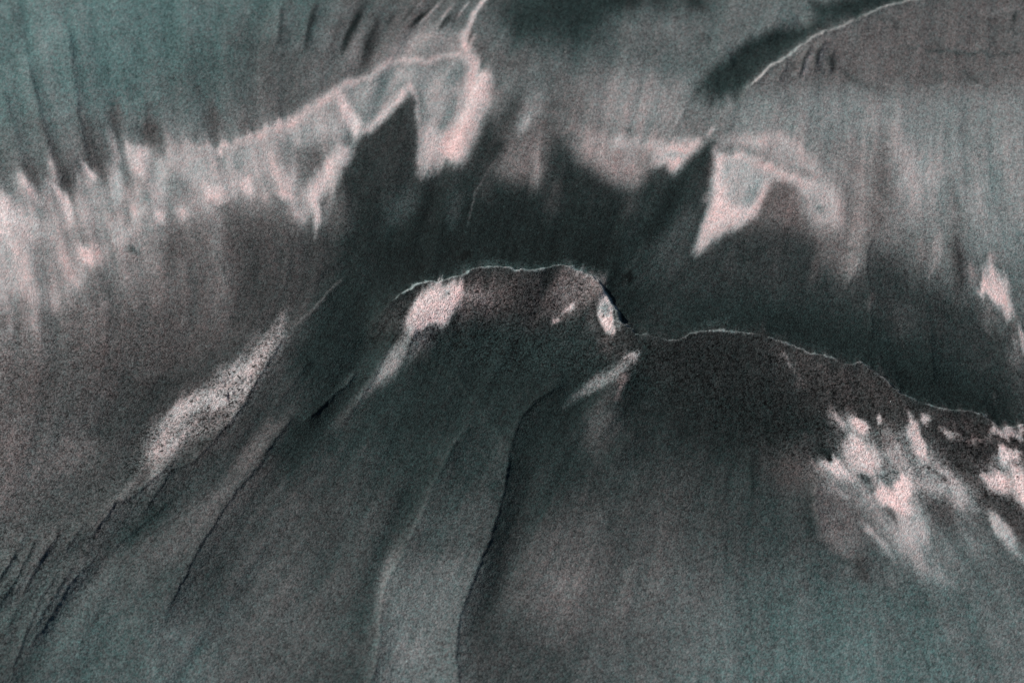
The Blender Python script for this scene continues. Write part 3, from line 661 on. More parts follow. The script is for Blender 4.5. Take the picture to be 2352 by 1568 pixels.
poly('H', [(960, -60), (1080, -90), (1160, 30), (1130, 330), (1020, 690), (880, 1020), (830, 1200), (830, 1700), (300, 1700), (300, 1100), (350, 890), (500, 610), (620, 330), (790, 60)], 82, -.4, 24, .85, True)
poly('H', [(700, -300), (1160, -300), (1180, 60), (1100, 360), (700, 380), (640, 200)], 60, -.6, 130, .8)
poly('H', [(420, 800), (960, 780), (870, 1040), (830, 1200), (830, 1700), (250, 1700), (300, 1050), (340, 900)], 98, -.3, 110, .85)
stroke('H', [(430, 620), (360, 800), (330, 950), (320, 1150)], 60, 108, .15, 60, .6)
stroke('H', [(480, 1300), (500, 1480)], 160, 116, -.05, 130, .7)
stroke('H', [(620, 520), (700, 700)], 200, 78, -.6, 150, .5)
stroke('H', [(1250, 60), (1220, 400), (1100, 800), (980, 1150), (960, 1568)], 150, 48, -.4, 150, .6)  # shadow beside the tongue's right edge, painted on top of the real one
poly('H', [(1280, 700), (1500, 500), (1700, 500), (1750, 900), (1500, 1200), (1300, 1150)], 96, .1, 200, .7)
poly('H', [(1420, 900), (1600, 880), (1560, 1060), (1440, 1080)], 110, .2, 110, .5)
poly('H', [(900, 1150), (1280, 1100), (1300, 1300), (1200, 1600), (880, 1700)], 60, -.4, 110, .6)
stroke('H', [(2050, 1100), (1950, 1500)], 200, 70, -.3, 160, .4)
stroke('I', [(400, 300), (450, 700)], 300, 58, -.3, 200, .4)
# second survey of the lower-right washes
poly('M', [(950, 280), (1120, 270), (1190, 420), (1180, 560), (1000, 460)], 78, .3, 110, .5)
poly('M', [(1200, 420), (1400, 560), (1460, 740), (1400, 880), (1300, 850), (1215, 740), (1205, 600)], 100, .2, 30, .8)
stroke('M', [(830, 280), (845, 450), (840, 620)], 26, 46, -.5, 34, .8)
poly('M', [(1240, 342), (1330, 350), (1385, 402), (1345, 412)], 220, .3, 40.0)
stroke('M', [(1385, 105), (1450, 130), (1460, 180)], 50, 210, .4, 44.199999999999996)
stroke('M', [(1310, 95), (1355, 130)], 26, 190, .3, 40.8)
stroke('M', [(1540, 95), (1560, 115)], 30, 180, .3, 34.0)
stroke('M', [(1395, 185), (1415, 260), (1480, 310), (1545, 375)], 84, 208, .3, 57.8, 1, .2)
stroke('M', [(1380, 300), (1440, 345)], 50, 200, .3, 51.0)
stroke('M', [(1725, 95), (1738, 180), (1775, 260), (1790, 330)], 52, 210, .35, 40.8, 1, .2)
stroke('M', [(1790, 45), (1800, 105)], 36, 184, .3, 37.4)
poly('M', [(1515, 505), (1560, 478), (1610, 500), (1650, 430), (1705, 405), (1725, 470), (1700, 540), (1725, 590), (1690, 605), (1620, 560), (1560, 560)], 228, .5, 32.0)
stroke('M', [(1720, 590), (1760, 700), (1780, 790)], 80, 190, .1, 102.0, .85)
stroke('M', [(1640, 660), (1720, 760), (1780, 830)], 100, 170, .1, 119.0, .8)
stroke('M', [(1575, 555), (1640, 655)], 24, 96, .2, 20, .9)
stroke('M', [(1435, 375), (1495, 445)], 30, 88, -.2, 26, .9)
stroke('M', [(1430, 640), (1560, 780), (1640, 890)], 26, 146, .1, 30, .8)
stroke('M', [(1540, 640), (1680, 800), (1800, 960)], 22, 148, .1, 26, .7)
stroke('M', [(1480, 720), (1560, 860)], 24, 90, .1, 30, .7)
stroke('M', [(1800, 390), (1950, 470), (2060, 570)], 110, 164, .0, 119.0, .8)
stroke('M', [(1850, 380), (1945, 465)], 22, 88, .2, 22, .9)
stroke('M', [(1820, 520), (1900, 590), (1970, 680)], 84, 82, .05, 60, .9)
stroke('M', [(1880, 700), (1960, 860), (2080, 1000)], 50, 118, -.2, 60, .6)
poly('M', [(2190, 290), (2260, 265), (2330, 310), (2240, 345)], 222, .25, 36.0)
poly('M', [(2145, 420), (2240, 408), (2255, 480), (2200, 500)], 222, .5, 48.0)
poly('M', [(2285, 395), (2352, 430), (2500, 560), (2400, 620), (2320, 520)], 218, .4, 56.0)
stroke('M', [(2200, 540), (2300, 640), (2400, 730)], 90, 66, .1, 50, .9)
stroke('M', [(2160, 615), (2215, 690), (2310, 780)], 42, 170, .05, 57.8)
stroke('M', [(1900, 150), (1970, 205)], 26, 178, .3, 37.4)
stroke('M', [(2130, 185), (2240, 170), (2400, 165)], 44, 172, .35, 57.8, .9)
stroke('M', [(1950, 205), (2120, 215)], 36, 120, .4, 40, .7)
stroke('M', [(1425, 870), (1490, 1005)], 40, 64, -.1, 50, .6)
stroke('M', [(1350, 920), (1400, 960)], 40, 104, -.1, 40, .6)
for q in range(6):
    stroke('M', [(1262 + 24 * q, 1474 + 3 * (q % 2)), (1268 + 24 * q, 1480)], 12, 50, -.6, 8, .8, .5, True)
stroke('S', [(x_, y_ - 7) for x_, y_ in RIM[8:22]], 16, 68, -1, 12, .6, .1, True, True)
stroke('S', RIM[3:60], 8, 150, -.45, 6, .95, .02, True, True)  # sunlit crest of the bank rim, painted pale into the sand colour
stroke('S', tos('C', [(545, 570), (630, 505), (700, 430), (800, 370), (900, 300), (1030, 210), (1180, 168), (1290, 112), (1400, 60), (1550, 15), (1700, -8)]), 7, 150, .05, 7, .75, .05, True, True)  # bright lit edge of the ledge rim, also painted in
pale = sm((V - 95) / 50) * sm((230 - V) / 60)
ur = 1 - .7 * sm((GX - 1150) / 150) * sm((700 - GY) / 150)
V += pale * ur * (10 * st_puff + 4 * st_mid); Cc += pale * .10 * st_puff
STK = .35 + .65 * sm((GY - 150) / 200) * sm((820 - GY) / 200) + .5 * sm((GX - 1850) / 200) * sm((GY - 900) / 100) * sm((1350 - GY) / 150)
V += (2.2 * st_mid + 1.6 * st_fine + 2.0 * st_wide) * np.clip(V / 110, .25, 1.2) * STK
V *= 1 + 0.16 * fbm(GX, GY, 22, 61, 4) + .10 * fbm(GX, GY, 60, 63, 3)
Cc += 0.05 * st_mid + 0.2 * fbm(GX, GY, 24, 71, 3)
lw = sm((720 - GX) / 300) * sm((GY - 470) / 150) * sm((1150 - GY) / 200)
Cc += .05 * lw; V *= 1 - .14 * sm((560 - GX) / 300) * sm((GY - 640) / 120) * sm((1000 - GY) / 150) * sm((135 - V) / 40)
V *= 1 - .10 * sm((GY - 800) / 150) * sm((135 - V) / 40)
V *= 1 + .12 * sm((GY - 1180) / 300) + .06 * sm((GY - 1000) / 200) * sm((GX - 1200) / 200)
Cc -= .34 * sm((72 - V) / 30); Cc = np.where(Cc > .15, Cc + .17 * sm((V - 150) / 50), Cc + .17 * sm((V - 115) / 30))
SP = np.clip(blur(SP, 3) + 0.12, 0, 1)
V = np.where(V < 104, V - .17 * (104 - V), np.where(V > 150, V - .42 * (V - 150), V))
V = np.maximum(V, 20)

# ------------------------------------------------------------------ relief (millimetres)
H = 5.0 * fbm(GX, GY, 620, 91, 2) + 1.6 * fbm(GX, GY, 230, 95, 2)
H += (0.10 + .14 * sm((700 - GY) / 200) * (1 - .75 * sm((GX - 1000) / 200))) * st_wide + 0.035 * st_mid + 0.018 * st_fine
H += 0.30 * fbm(GX, GY, 34, 101, 3) * (0.4 + SP)


def ledge(reg, pts, h, run=45, face=3.0, side=1, t0=.15, t1=.2, back=.5, drop=.3):
    """a scarp: the ground stands h mm high on one side of the line and falls off sharply to the other"""
    pts = tos(reg, pts) if reg else pts
    w = window(pts, run * 4 + 20)
    px, py = EX[w], EY[w]
    if px.size == 0: return
    L = [math.dist(pts[i], pts[i + 1]) for i in range(len(pts) - 1)]; tot = sum(L); acc = 0
    best = np.full(px.shape, 1e12, np.float32); T = np.zeros_like(best); S = np.zeros_like(best)
    for i in range(len(pts) - 1):
        e, t, cr, l = seg(px, py, pts[i], pts[i + 1])
        n = e < best; best = np.where(n, e, best); T = np.where(n, (acc + t * l) / tot, T); S = np.where(n, cr, S); acc += l
    d = -np.sqrt(best) * np.sign(S) * side
    tp = sm(T / max(t0, 1e-3)) * sm((1 - T) / max(t1, 1e-3))
    rr = run * back
    prof = np.where(d > 0, np.exp(-np.maximum(d, 0) / run), (1 - drop) * np.exp(np.minimum(d, 0) / rr))
    near = sm((d + face) / (2 * face))
    prof = np.where(np.abs(d) < face, (1 - drop) * math.exp(-face / rr) * (1 - near) + math.exp(-face / run) * near, prof)
    H[w] += h * prof * tp


def ridge(reg, pts, h, width, t0=.1, t1=.1):
    pts = tos(reg, pts) if reg else pts
    w = window(pts, width * 3 + 10)
    px, py = EX[w], EY[w]
    if px.size == 0: return
    L = [math.dist(pts[i], pts[i + 1]) for i in range(len(pts) - 1)]; tot = sum(L); acc = 0
    best = np.full(px.shape, 1e12, np.float32); T = np.zeros_like(best)
    for i in range(len(pts) - 1):
        e, t, cr, l = seg(px, py, pts[i], pts[i + 1])
        n = e < best; best = np.where(n, e, best); T = np.where(n, (acc + t * l) / tot, T); acc += l
    H[w] += h * np.exp(-best / (width * width)) * sm(T / max(t0, 1e-3)) * sm((1 - T) / max(t1, 1e-3))


# raised side = left of the line when it is read downwards (side 1 : right-hand normal for +cr)
LEDGES = [
    ('A', [(20, 520), (70, 700), (150, 1000), (190, 1180), (260, 1310)], .5, 30),
    ('A', [(180, 330), (215, 500), (260, 680), (310, 900), (345, 1020), (390, 1140), (460, 1300)], .8, 36),
    ('A', [(440, 100), (470, 300), (500, 560), (520, 720), (550, 880), (570, 980), (640, 1140)], .8, 40),
    ('A', [(80, 20), (95, 120), (150, 260)], .35, 26),
    ('A', [(940, 640), (965, 760), (960, 880)], .4, 30),
    ('A', [(1850, 20), (1845, 150), (1830, 300)], .5, 24),
    ('A', [(2080, 0), (2030, 160), (1990, 340)], .6, 24),
    ('B', [(230, 20), (140, 170), (60, 330)], .8, 18),
    ('B', [(300, 130), (240, 270), (200, 440)], .7, 18),
    ('B', [(650, 50), (570, 120), (500, 190)], .7, 12),
    ('B', [(790, 90), (740, 140), (700, 200)], .6, 10),
    ('B', [(2345, 610), (2300, 700), (2240, 820), (2200, 940)], .5, 16),
    ('C', [(170, 640), (120, 760), (60, 860), (30, 940)], .5, 14),
    ('C', [(965, 310), (925, 400), (900, 500)], .5, 10),
    ('C', [(1045, 280), (1010, 350), (990, 430)], .6, 10),
    ('B', [(180, 1250), (180, 1450), (190, 1650), (200, 1780)], .5, 30),
    ('F', [(1390, 60), (1340, 200), (1330, 300), (1360, 500), (1360, 850)], .8, 30),
    ('F', [(1740, 700), (1760, 900), (1772, 1080)], .7, 26),
    ('F', [(600, 40), (610, 200), (610, 330)], .35, 26),
    ('C', [(1440, 900), (1480, 1200), (1510, 1450)], .5, 36),
    ('D', [(2270, 350), (2200, 420), (2080, 540), (1900, 720)], -.5, 14),
    ('D', [(1870, 700), (1855, 770), (1775, 905), (1705, 1015), (1655, 1100), (1610, 1195), (1520, 1310), (1400, 1440), (1280, 1560)], 1.5, 40),
    ('D', [(1930, 1260), (1880, 1340), (1780, 1480), (1700, 1560)], .8, 30),
    ('D', [(2345, 975), (2280, 1070), (2180, 1160), (2080, 1250), (1960, 1360)], 1.0, 18),
    ('E', [(500, 590), (440, 720), (370, 850), (300, 985), (180, 1195), (20, 1400)], .9, 16),
    ('E', [(550, 700), (520, 790), (490, 890)], .4, 12),
    ('G', [(1820, -30), (1680, 170), (1560, 300), (1500, 390), (1400, 540), (1320, 660), (1260, 780), (1190, 920), (1100, 1070), (1045, 1250)], 1.3, 48),
    ('G', [(1400, 0), (1260, 130), (1110, 190), (1080, 250), (1010, 350), (960, 430), (880, 500)], .9, 20),
    ('G', [(1180, 90), (1000, 240), (880, 350), (760, 400), (690, 500), (610, 600), (540, 690)], 1.1, 24),
    ('G', [(400, 530), (375, 620), (300, 720), (230, 840), (170, 960), (130, 1050)], 1.0, 18),
    ('G', [(260, 600), (190, 740), (100, 900), (40, 1000), (-40, 1120)], 1.1, 20),
    ('G', [(400, 790), (370, 880), (280, 1000), (220, 1130), (150, 1320), (85, 1465), (105, 1600)], 1.0, 34),
    ('G', [(640, 730), (590, 790), (480, 900), (400, 1020), (330, 1150), (250, 1260), (150, 1400)], .75, 22),
    ('G', [(560, 510), (470, 660), (420, 740)], .8, 16),
    ('G', [(110, 720), (50, 810), (-30, 940)], .9, 16),
    ('G', [(1030, 1250), (1050, 1400), (1070, 1600)], .35, 30),
    ('G', [(1130, 350), (1010, 480), (900, 560), (790, 650), (700, 760)], .7, 24),
    ('G', [(920, 190), (840, 330), (700, 440), (600, 560), (480, 690)], .6, 20),
    ('G', [(330, 640), (240, 780), (150, 900), (90, 1010)], .6, 14),
    ('G', [(180, 560), (120, 700), (30, 840), (-40, 960)], .6, 14),
    ('G', [(500, 780), (400, 930), (290, 1110), (200, 1270)], .7, 18),
    ('G', [(60, 900), (0, 1010), (-60, 1120)], .7, 14),
    ('G', [(130, 1050), (60, 1200), (0, 1330)], .6, 18),
    ('D', [(2040, 900), (1930, 1060), (1800, 1220)], .5, 24),
    ('E', [(800, 1420), (740, 1520), (700, 1600)], -.6, 20),
    ('M', [(205, 165), (120, 260), (20, 360)], -.6, 22),
    ('M', [(1195, 420), (1190, 560), (1215, 740)], -.8, 26),
    ('F', [(1290, 240), (1250, 350), (1200, 440)], .6, 24),
    ('F', [(1900, 60), (1930, 300), (1960, 480)], .6, 28),
    ('F', [(2270, 640), (2330, 700), (2352, 850)], .6, 20),
    ('Q', [(770, 560), (730, 700), (720, 830)], .4, 16),
    ('Q', [(1050, 330), (1010, 420), (985, 480)], .7, 12),
    ('Q', [(1180, 250), (1130, 350), (1100, 440)], 1.0, 12),
    ('Q', [(1260, 220), (1215, 310), (1195, 400)], 1.0, 12),
    ('Q', [(1300, 260), (1285, 350), (1290, 410)], .6, 14),
    ('E', [(1560, 1065), (1500, 1085), (1400, 1140), (1320, 1190), (1250, 1280), (1215, 1350), (1190, 1450), (1172, 1560)], 1.2, 26),
    ('I', [(960, 180), (980, 400), (1010, 500)], -.5, 20),
    ('I', [(560, 0), (555, 200), (565, 380)], -.5, 22),
    ('I', [(1270, 720), (1340, 920)], -.4, 16),
    ('I', [(945, 760), (950, 900)], -.3, 20),
    ('I', [(2130, 460), (2180, 540), (2260, 640)], -.4, 16),
]
for reg, pts, h, run in LEDGES:
    f_ = 7 if reg == 'A' else (5 if reg in 'BC' else 2.8)
    sml = reg in 'GDE' and abs(h) <= 1.15
    ledge(reg, pts, abs(h) * (2.6 if reg == 'A' else .5 if reg in 'BC' else 1.8 if sml else 1.4), run * (1.5 if sml else 1.7), f_, 1 if h > 0 else -1, **(dict(back=.8, drop=.34) if sml else {}))
# flat raised tongue with two edges
RIB_L = tos('H', [(900, -200), (880, -120), (790, 0), (700, 180), (620, 330), (570, 470), (500, 610), (420, 790), (350, 890), (310, 1020), (305, 1160), (280, 1400), (200, 1700), (100, 2300)])
RIB_R = tos('H', [(1180, -20), (1160, 130), (1130, 330), (1090, 470), (1020, 690), (940, 860), (880, 1020), (840, 1130), (825, 1250), (818, 1400), (840, 1568), (900, 2300)])
ledge(None, RIB_R, 3.0, 110, 3, 1, .06, .05, .5, .2)
ledge(None, RIB_L, 2.4, 40, 5.0, -1, .08, .35, .8, .3)
# upper right scarp and its channel
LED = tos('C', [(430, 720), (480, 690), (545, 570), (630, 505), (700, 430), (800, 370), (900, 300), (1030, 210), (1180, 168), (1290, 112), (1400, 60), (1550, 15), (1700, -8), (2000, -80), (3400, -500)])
ledge(None, LED, 3.2, 150, 5, 1, .08, .02, .2, .5)
ridge(None, LED, .5, 6, .08, .02)
# the bank: stands above the washed flat beyond its rim
ledge(None, RIM, 6.0, 120, 4, 1, .04, .01, .2, .5)
ridge(None, RIM, .45, 5, .05, .01)
ridge('E', [(300, 1100), (560, 620), (800, 480), (1200, 420), (1650, 430)], 3.0, 60, .3, .3)
ridge('E', [(-100, 1500), (100, 1150), (260, 800), (200, 560)], -2.6, 55, .3, .3)
ridge('E', [(1700, 1500), (1850, 1150), (1990, 900)], 1.6, 40, .4, .3)
ridge('F', [(1250, 1250), (1700, 1400), (2300, 1500)], 1.5, 60, .3, .3)
ridge('H', [(680, 60), (420, 600), (230, 1200)], -1.3, 34, .3, .2)
ridge('H', [(1300, 60), (1200, 600), (1000, 1300)], -1.6, 48, .2, .3)
ridge('G', [(1500, 500), (1100, 900), (800, 1500)], 1.5, 70, .3, .3)
ridge('G', [(1250, 250), (850, 600), (450, 1050), (200, 1500)], -1.4, 36, .3, .2)
ridge('C', [(420, 400), (600, 350), (800, 260), (950, 120)], -1.6, 26)
ridge('E', [(1770, 470), (1900, 640), (2050, 760)], -1.5, 14)
ridge('E', [(-60, 330), (100, 560), (300, 620)], -.8, 40)
H += .9 * (fbm(GX * .9 + GY * .55, GY * .25, 60, 171, 3)) * sm((GY - 820) / 200) * sm((900 - GX) / 300)
PIT = np.maximum(0, vnoise(GX, GY, 6.5, 131) + vnoise(GX, GY, 11, 133) - .42) * np.clip(SP * 2 - 1.1, 0, 1)
H -= 3.0 * PIT

# ------------------------------------------------------------------ sheet -> ground
def srgb(v):
    v = np.clip(v, 0, 255) / 255
    return np.where(v < .04045, v / 12.92, ((v + .055) / 1.055) ** 2.4)


TH = math.tan(FOV / 2)
ct, st_ = math.cos(TILT), math.sin(TILT)


def to_sheet(x, y, z):
    # where a ground point lies on the survey sheet (the sheet was surveyed looking obliquely from the south)
    dy = y + DIST * st_; dz = z - DIST * ct
    depth = dy * st_ - dz * ct
    up = dy * ct + dz * st_
    return 1176 + x / depth / TH * 1176, 784 - up / depth / TH * 1176


def sample(f, sx, sy):
    fx = np.clip((sx - X0) / STEP, 0, NX - 1.001); fy = np.clip((sy - Y0) / STEP, 0, NY - 1.001)
    ix = fx.astype(np.int32); iy = fy.astype(np.int32); tx = fx - ix; ty = fy - iy
    return (f[iy, ix] * (1 - tx) + f[iy, ix + 1] * tx) * (1 - ty) + (f[iy + 1, ix] * (1 - tx) + f[iy + 1, ix + 1] * tx) * ty


def axis(lo, hi, n, far):
    c = np.linspace(lo, hi, n); d = (hi - lo) / (n - 1)
    out = []; p = 0; s = d
    while p < far:
        s *= 1.09; p += s; out.append(p)
    out = np.array(out)
    return np.concatenate([(lo - out)[::-1], c, hi + out])


ax = axis(-0.33, 0.33, 1330, 25.0)
ay = axis(-0.30, 0.37, 980, 25.0)
WXg, WYg = np.meshgrid(ax, ay)
Hs = blur(H, 4)
Z = np.zeros_like(WXg)
sx, sy = to_sheet(WXg, WYg, Z)
inner = (WYg > -0.6)
for _ in range(4):
    sx, sy = to_sheet(WXg, WYg, Z)
    sx = np.where(inner, sx, 1176); sy = np.where(inner, sy, Y1)
    edge = 1 - np.clip((np.hypot(WXg, WYg) - .5) / 3, 0, 1)
    Z = sample(Hs, sx, sy) * 0.001 * edge
Z = sample(H, sx, sy) * 0.001 * edge
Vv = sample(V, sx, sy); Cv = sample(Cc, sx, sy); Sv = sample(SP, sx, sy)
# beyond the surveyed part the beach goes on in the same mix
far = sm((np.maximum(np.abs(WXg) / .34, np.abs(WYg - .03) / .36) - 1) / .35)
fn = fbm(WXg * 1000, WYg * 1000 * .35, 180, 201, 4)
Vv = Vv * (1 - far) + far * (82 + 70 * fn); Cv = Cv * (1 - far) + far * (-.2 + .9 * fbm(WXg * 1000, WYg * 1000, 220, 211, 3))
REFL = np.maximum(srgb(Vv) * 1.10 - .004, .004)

NXm, NYm = len(ax), len(ay)
vid = np.arange(NXm * NYm).reshape(NYm, NXm)
quads = np.stack([vid[:-1, :-1], vid[:-1, 1:], vid[1:, 1:], vid[1:, :-1]], -1).reshape(-1, 4)


def inpoly(px, py, pts):
    ins = np.zeros(px.shape, bool)
    for i in range(len(pts)):
        a, b = pts[i], pts[(i + 1) % len(pts)]
        if a[1] != b[1]:
            ins ^= ((a[1] > py) != (b[1] > py)) & (px < (b[0] - a[0]) * (py - a[1]) / (b[1] - a[1]) + a[0])
    return ins


csx = sx.reshape(-1)[quads].mean(1); csy = sy.reshape(-1)[quads].mean(1)
far_q = ~inner.reshape(-1)[quads].all(1)
bank_poly = BANKLEFT[::-1] + RIM[1:] + [(90000, 1300), (90000, 90000), (900, 90000)]
BL = tos('G', [(900, 2700)])[0]
bank_poly = [(BL[0], 90000)] + BANKLEFT[::-1] + RIM[1:] + [(90000, 1170), (90000, 90000)]
rib_poly = RIB_L + [(830, 90000), (1080, 90000)] + RIB_R[::-1] + tos('E', [(1190, 1450), (1215, 1350), (1100, 1330)])
led_low = tos('C', [(3400, 640), (2352, 600), (2000, 570), (1600, 640), (1400, 630), (1200, 570), (900, 580), (700, 640), (520, 690)])
led_poly = LED[1:] + [(90000, -3000), (90000, 240)] + led_low
is_bank = inpoly(csx, csy, bank_poly)
is_bank[far_q] = True
is_led = inpoly(csx, csy, led_poly) & ~is_bank

# ------------------------------------------------------------------ sand material
mat = bpy.data.materials.new('sorted_mineral_sand'); mat.use_nodes = True
nt = mat.node_tree; N = nt.nodes; Lk = nt.links
for n in list(N): N.remove(n)
out = N.new('ShaderNodeOutputMaterial'); bs = N.new('ShaderNodeBsdfPrincipled')
Lk.new(bs.outputs[0], out.inputs[0])
bs.inputs['Roughness'].default_value = 0.78
bs.inputs['Specular IOR Level'].default_value = 0.08
att = N.new('ShaderNodeAttribute'); att.attribute_name = 'mineral_mix'
sep = N.new('ShaderNodeSeparateColor'); Lk.new(att.outputs['Color'], sep.inputs[0])
tc = N.new('ShaderNodeTexCoord')


def math_(op, a, b=None, c=None):
    m = N.new('ShaderNodeMath'); m.operation = op
    for i, v in enumerate((a, b, c)):
        if v is None: continue
        if isinstance(v, (int, float)): m.inputs[i].default_value = v
        else: Lk.new(v, m.inputs[i])
    return m.outputs[0]


def noise(scale, detail=1.0, rough=.6):
    n = N.new('ShaderNodeTexNoise'); n.inputs['Scale'].default_value = scale
    n.inputs['Detail'].default_value = detail; n.inputs['Roughness'].default_value = rough
    Lk.new(tc.outputs['Object'], n.inputs['Vector']); return n


vor = N.new('ShaderNodeTexVoronoi'); vor.inputs['Scale'].default_value = 1500
Lk.new(tc.outputs['Object'], vor.inputs['Vector'])
vsep = N.new('ShaderNodeSeparateColor'); Lk.new(vor.outputs['Color'], vsep.inputs[0])
vor2 = N.new('ShaderNodeTexVoronoi'); vor2.inputs['Scale'].default_value = 620
Lk.new(tc.outputs['Object'], vor2.inputs['Vector'])
v2 = N.new('ShaderNodeSeparateColor'); Lk.new(vor2.outputs['Color'], v2.inputs[0])
nz = noise(420, 2.0, .65)
# per-grain reflectance factor
g = math_('SUBTRACT', vsep.outputs[0], .5)
g2 = math_('SUBTRACT', v2.outputs[0], .5)
amp = math_('MULTIPLY_ADD', sep.outputs[2], 1.0, .52)
gg = math_('MULTIPLY', math_('ADD', math_('MULTIPLY', g, 1.1), math_('MULTIPLY', g2, .42)), amp)
amp2 = math_('SUBTRACT', 1.5, math_('MULTIPLY', math_('MINIMUM', math_('MULTIPLY', sep.outputs[0], 3.0), 1.0), 1.0))
gg = math_('MULTIPLY', gg, amp2)
gg = math_('ADD', gg, math_('MULTIPLY', math_('SUBTRACT', nz.outputs['Fac'], .5), .5))
fac = math_('MAXIMUM', math_('ADD', gg, 1.0), .12)
# rare bright quartz grains and black ones
brt = math_('MULTIPLY', math_('GREATER_THAN', vsep.outputs[1], .985), math_('MULTIPLY_ADD', sep.outputs[0], .35, .012))
drk = math_('SUBTRACT', 1.0, math_('MULTIPLY', math_('GREATER_THAN', v2.outputs[1], math_('MULTIPLY_ADD', sep.outputs[2], -.08, 1.04)), .8))
val = math_('MULTIPLY', math_('MULTIPLY', sep.outputs[0], fac), drk)
val = math_('ADD', val, brt)
# hue: green-grey <-> pink
hue = math_('ADD', sep.outputs[1], math_('MULTIPLY', math_('SUBTRACT', vsep.outputs[2], .5), .26))
hue = math_('ADD', hue, math_('MULTIPLY', math_('SUBTRACT', v2.outputs[2], .5), .16))
ramp = N.new('ShaderNodeValToRGB'); Lk.new(hue, ramp.inputs[0])
cr = ramp.color_ramp
cr.elements[0].position = 0.0; cr.elements[0].color = (.59, 1.08, 1.06, 1)
cr.elements[1].position = 1.0; cr.elements[1].color = (1.36, .91, .87, 1)
e = cr.elements.new(.25); e.color = (.82, 1.03, 1.03, 1)
e = cr.elements.new(.5); e.color = (.985, 1.0, .995, 1)
e = cr.elements.new(.75); e.color = (1.15, .96, .935, 1)
vm = N.new('ShaderNodeVectorMath'); vm.operation = 'SCALE'
Lk.new(ramp.outputs[0], vm.inputs[0]); Lk.new(val, vm.inputs['Scale'])
Lk.new(vm.outputs[0], bs.inputs['Base Color'])
bmp = N.new('ShaderNodeBump'); bmp.inputs['Strength'].default_value = .7; bmp.inputs['Distance'].default_value = .00045
hgt = math_('ADD', math_('MULTIPLY', vor.outputs['Distance'], -.8), math_('MULTIPLY', nz.outputs['Fac'], 1.2))
Lk.new(hgt, bmp.inputs['Height']); Lk.new(bmp.outputs[0], bs.inputs['Normal'])

co = np.stack([WXg, WYg, Z], -1).reshape(-1, 3).astype(np.float32)
mix = np.stack([REFL, np.clip(Cv * .5 + .5, 0, 1), Sv, np.ones_like(Sv)], -1).reshape(-1, 4).astype(np.float32)


def patch(name, sel, label):
    q = quads[sel]
    used, inv = np.unique(q.reshape(-1), return_inverse=True)
    me = bpy.data.meshes.new(name)
    me.vertices.add(len(used)); me.vertices.foreach_set('co', co[used].reshape(-1))
    nq = len(q)
    me.loops.add(nq * 4); me.loops.foreach_set('vertex_index', inv.astype(np.int32))
    me.polygons.add(nq); me.polygons.foreach_set('loop_start', np.arange(0, nq * 4, 4, dtype=np.int32))
    me.polygons.foreach_set('use_smooth', np.ones(nq, bool))
    a = me.attributes.new('mineral_mix', 'FLOAT_COLOR', 'POINT')
    a.data.foreach_set('color', mix[used].reshape(-1))
    me.update(calc_edges=True)
    me.materials.append(mat)
    o = bpy.data.objects.new(name, me); col.objects.link(o)
    o['kind'] = 'structure'; o['label'] = label
    return o


patch('beach_sand', ~is_bank & ~is_led, 'washed flat of dark green-grey sand streaked with pink and white grains')
patch('sand_bank', is_bank, 'raised foreground bank of dark sand with a crumbling rim, its sunlit crest painted pale')
patch('sand_ledge', is_led, 'upper right ledge of warm grey sand with a thin rim, its sunlit crest painted bright')

# ------------------------------------------------------------------ loose grains lying on the sand
rg = np.random.RandomState(77)
n = 60000
x = rg.uniform(-.30, .30, n); y = rg.uniform(-.27, .33, n)
jx = np.clip(np.searchsorted(ax, x), 1, NXm - 1); jy = np.clip(np.searchsorted(ay, y), 1, NYm - 1)
spv = Sv[jy, jx]; zz = Z[jy, jx]; vv = REFL[jy, jx]
keep = rg.rand(n) < (0.004 + np.clip((spv - .35) * 1.0, 0, 1))
x, y, zz, spv, vv = x[keep], y[keep], zz[keep], spv[keep], vv[keep]; n = len(x)
r = (.00013 + .00018 * rg.rand(n) ** 3) * (1 + .5 * spv)
oct_v = np.array([(1, 0, 0), (-1, 0, 0), (0, 1, 0), (0, -1, 0), (0, 0, 1), (0, 0, -1)], float)
oct_f = np.array([(0, 2, 4), (2, 1, 4), (1, 3, 4), (3, 0, 4), (2, 0, 5), (1, 2, 5), (3, 1, 5), (0, 3, 5)])
ang = rg.rand(n) * 6.28
ca, sa = np.cos(ang), np.sin(ang)
jit = 1 + .35 * (rg.rand(n, 6) - .5)
vx = oct_v[None, :, 0] * jit; vy = oct_v[None, :, 1] * jit * .8; vz = oct_v[None, :, 2] * jit * .7
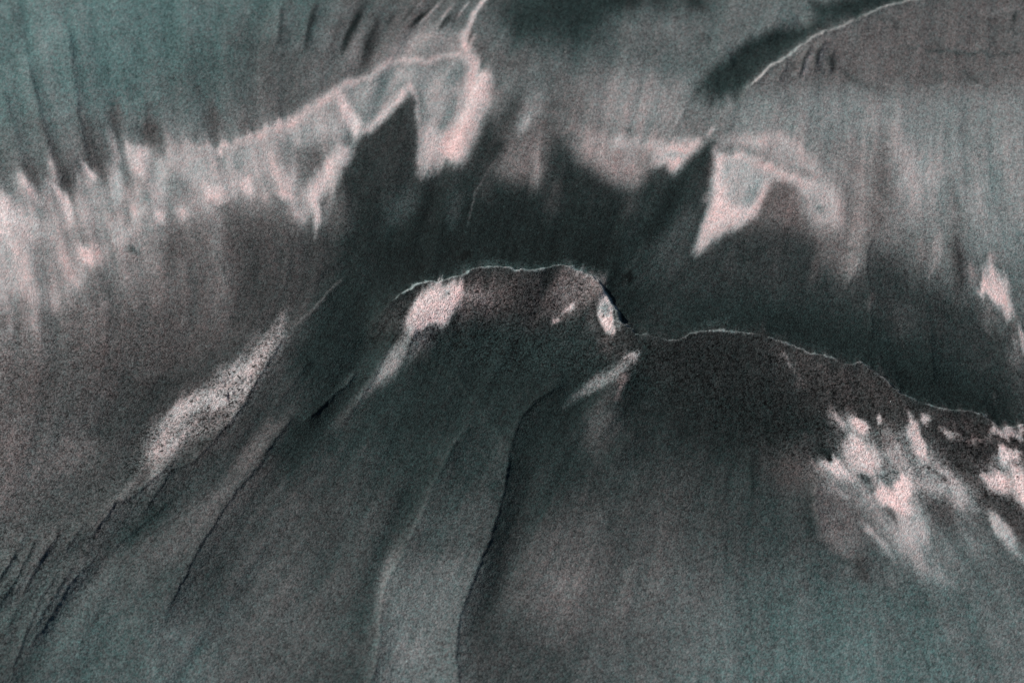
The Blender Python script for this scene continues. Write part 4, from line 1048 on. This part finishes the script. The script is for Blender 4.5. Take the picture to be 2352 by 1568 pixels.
gxv = x[:, None] + r[:, None] * (vx * ca[:, None] - vy * sa[:, None])
gyv = y[:, None] + r[:, None] * (vx * sa[:, None] + vy * ca[:, None])
gzv = zz[:, None] + r[:, None] * (vz + .35)
gco = np.stack([gxv, gyv, gzv], -1).reshape(-1, 3).astype(np.float32)
gf = (oct_f[None] + (np.arange(n) * 6)[:, None, None]).reshape(-1).astype(np.int32)
me = bpy.data.meshes.new('sand_grains')
me.vertices.add(len(gco)); me.vertices.foreach_set('co', gco.reshape(-1))
nf = n * 8
me.loops.add(nf * 3); me.loops.foreach_set('vertex_index', gf)
me.polygons.add(nf); me.polygons.foreach_set('loop_start', np.arange(0, nf * 3, 3, dtype=np.int32))
kind = rg.rand(n)
gc = np.zeros((n, 4)); gc[:, 3] = 1
darkp = .35 + .45 * np.clip(vv * 3, 0, 1)
base_c = np.where((kind < darkp)[:, None], np.array([[.010, .012, .013]]), vv[:, None] * np.array([[1.0, 1.0, 1.0]]) * (1.0 + 1.2 * rg.rand(n, 1)) + .01)
pal = rg.rand(n)
tint = np.where((pal < .3)[:, None], [[.75, 1.08, 1.05]], np.where((pal < .6)[:, None], [[1.15, .95, .92]], [[1, 1, 1]]))
gc[:, :3] = np.clip(base_c * tint, 0.005, .75)
qz = rg.rand(n) < .02; gc[qz, :3] = [.5, .55, .55]
a = me.attributes.new('grain_color', 'FLOAT_COLOR', 'POINT')
a.data.foreach_set('color', np.repeat(gc, 6, 0).astype(np.float32).reshape(-1))
me.update(calc_edges=True)
gm = bpy.data.materials.new('loose_grain'); gm.use_nodes = True
b2 = gm.node_tree.nodes['Principled BSDF']; b2.inputs['Roughness'].default_value = .45
at2 = gm.node_tree.nodes.new('ShaderNodeAttribute'); at2.attribute_name = 'grain_color'
gm.node_tree.links.new(at2.outputs['Color'], b2.inputs['Base Color'])
me.materials.append(gm)
go = bpy.data.objects.new('sand_grains', me); col.objects.link(go)
go['kind'] = 'stuff'; go['label'] = 'loose coarse black, pink and clear sand grains scattered over the surface'; go['category'] = 'sand'
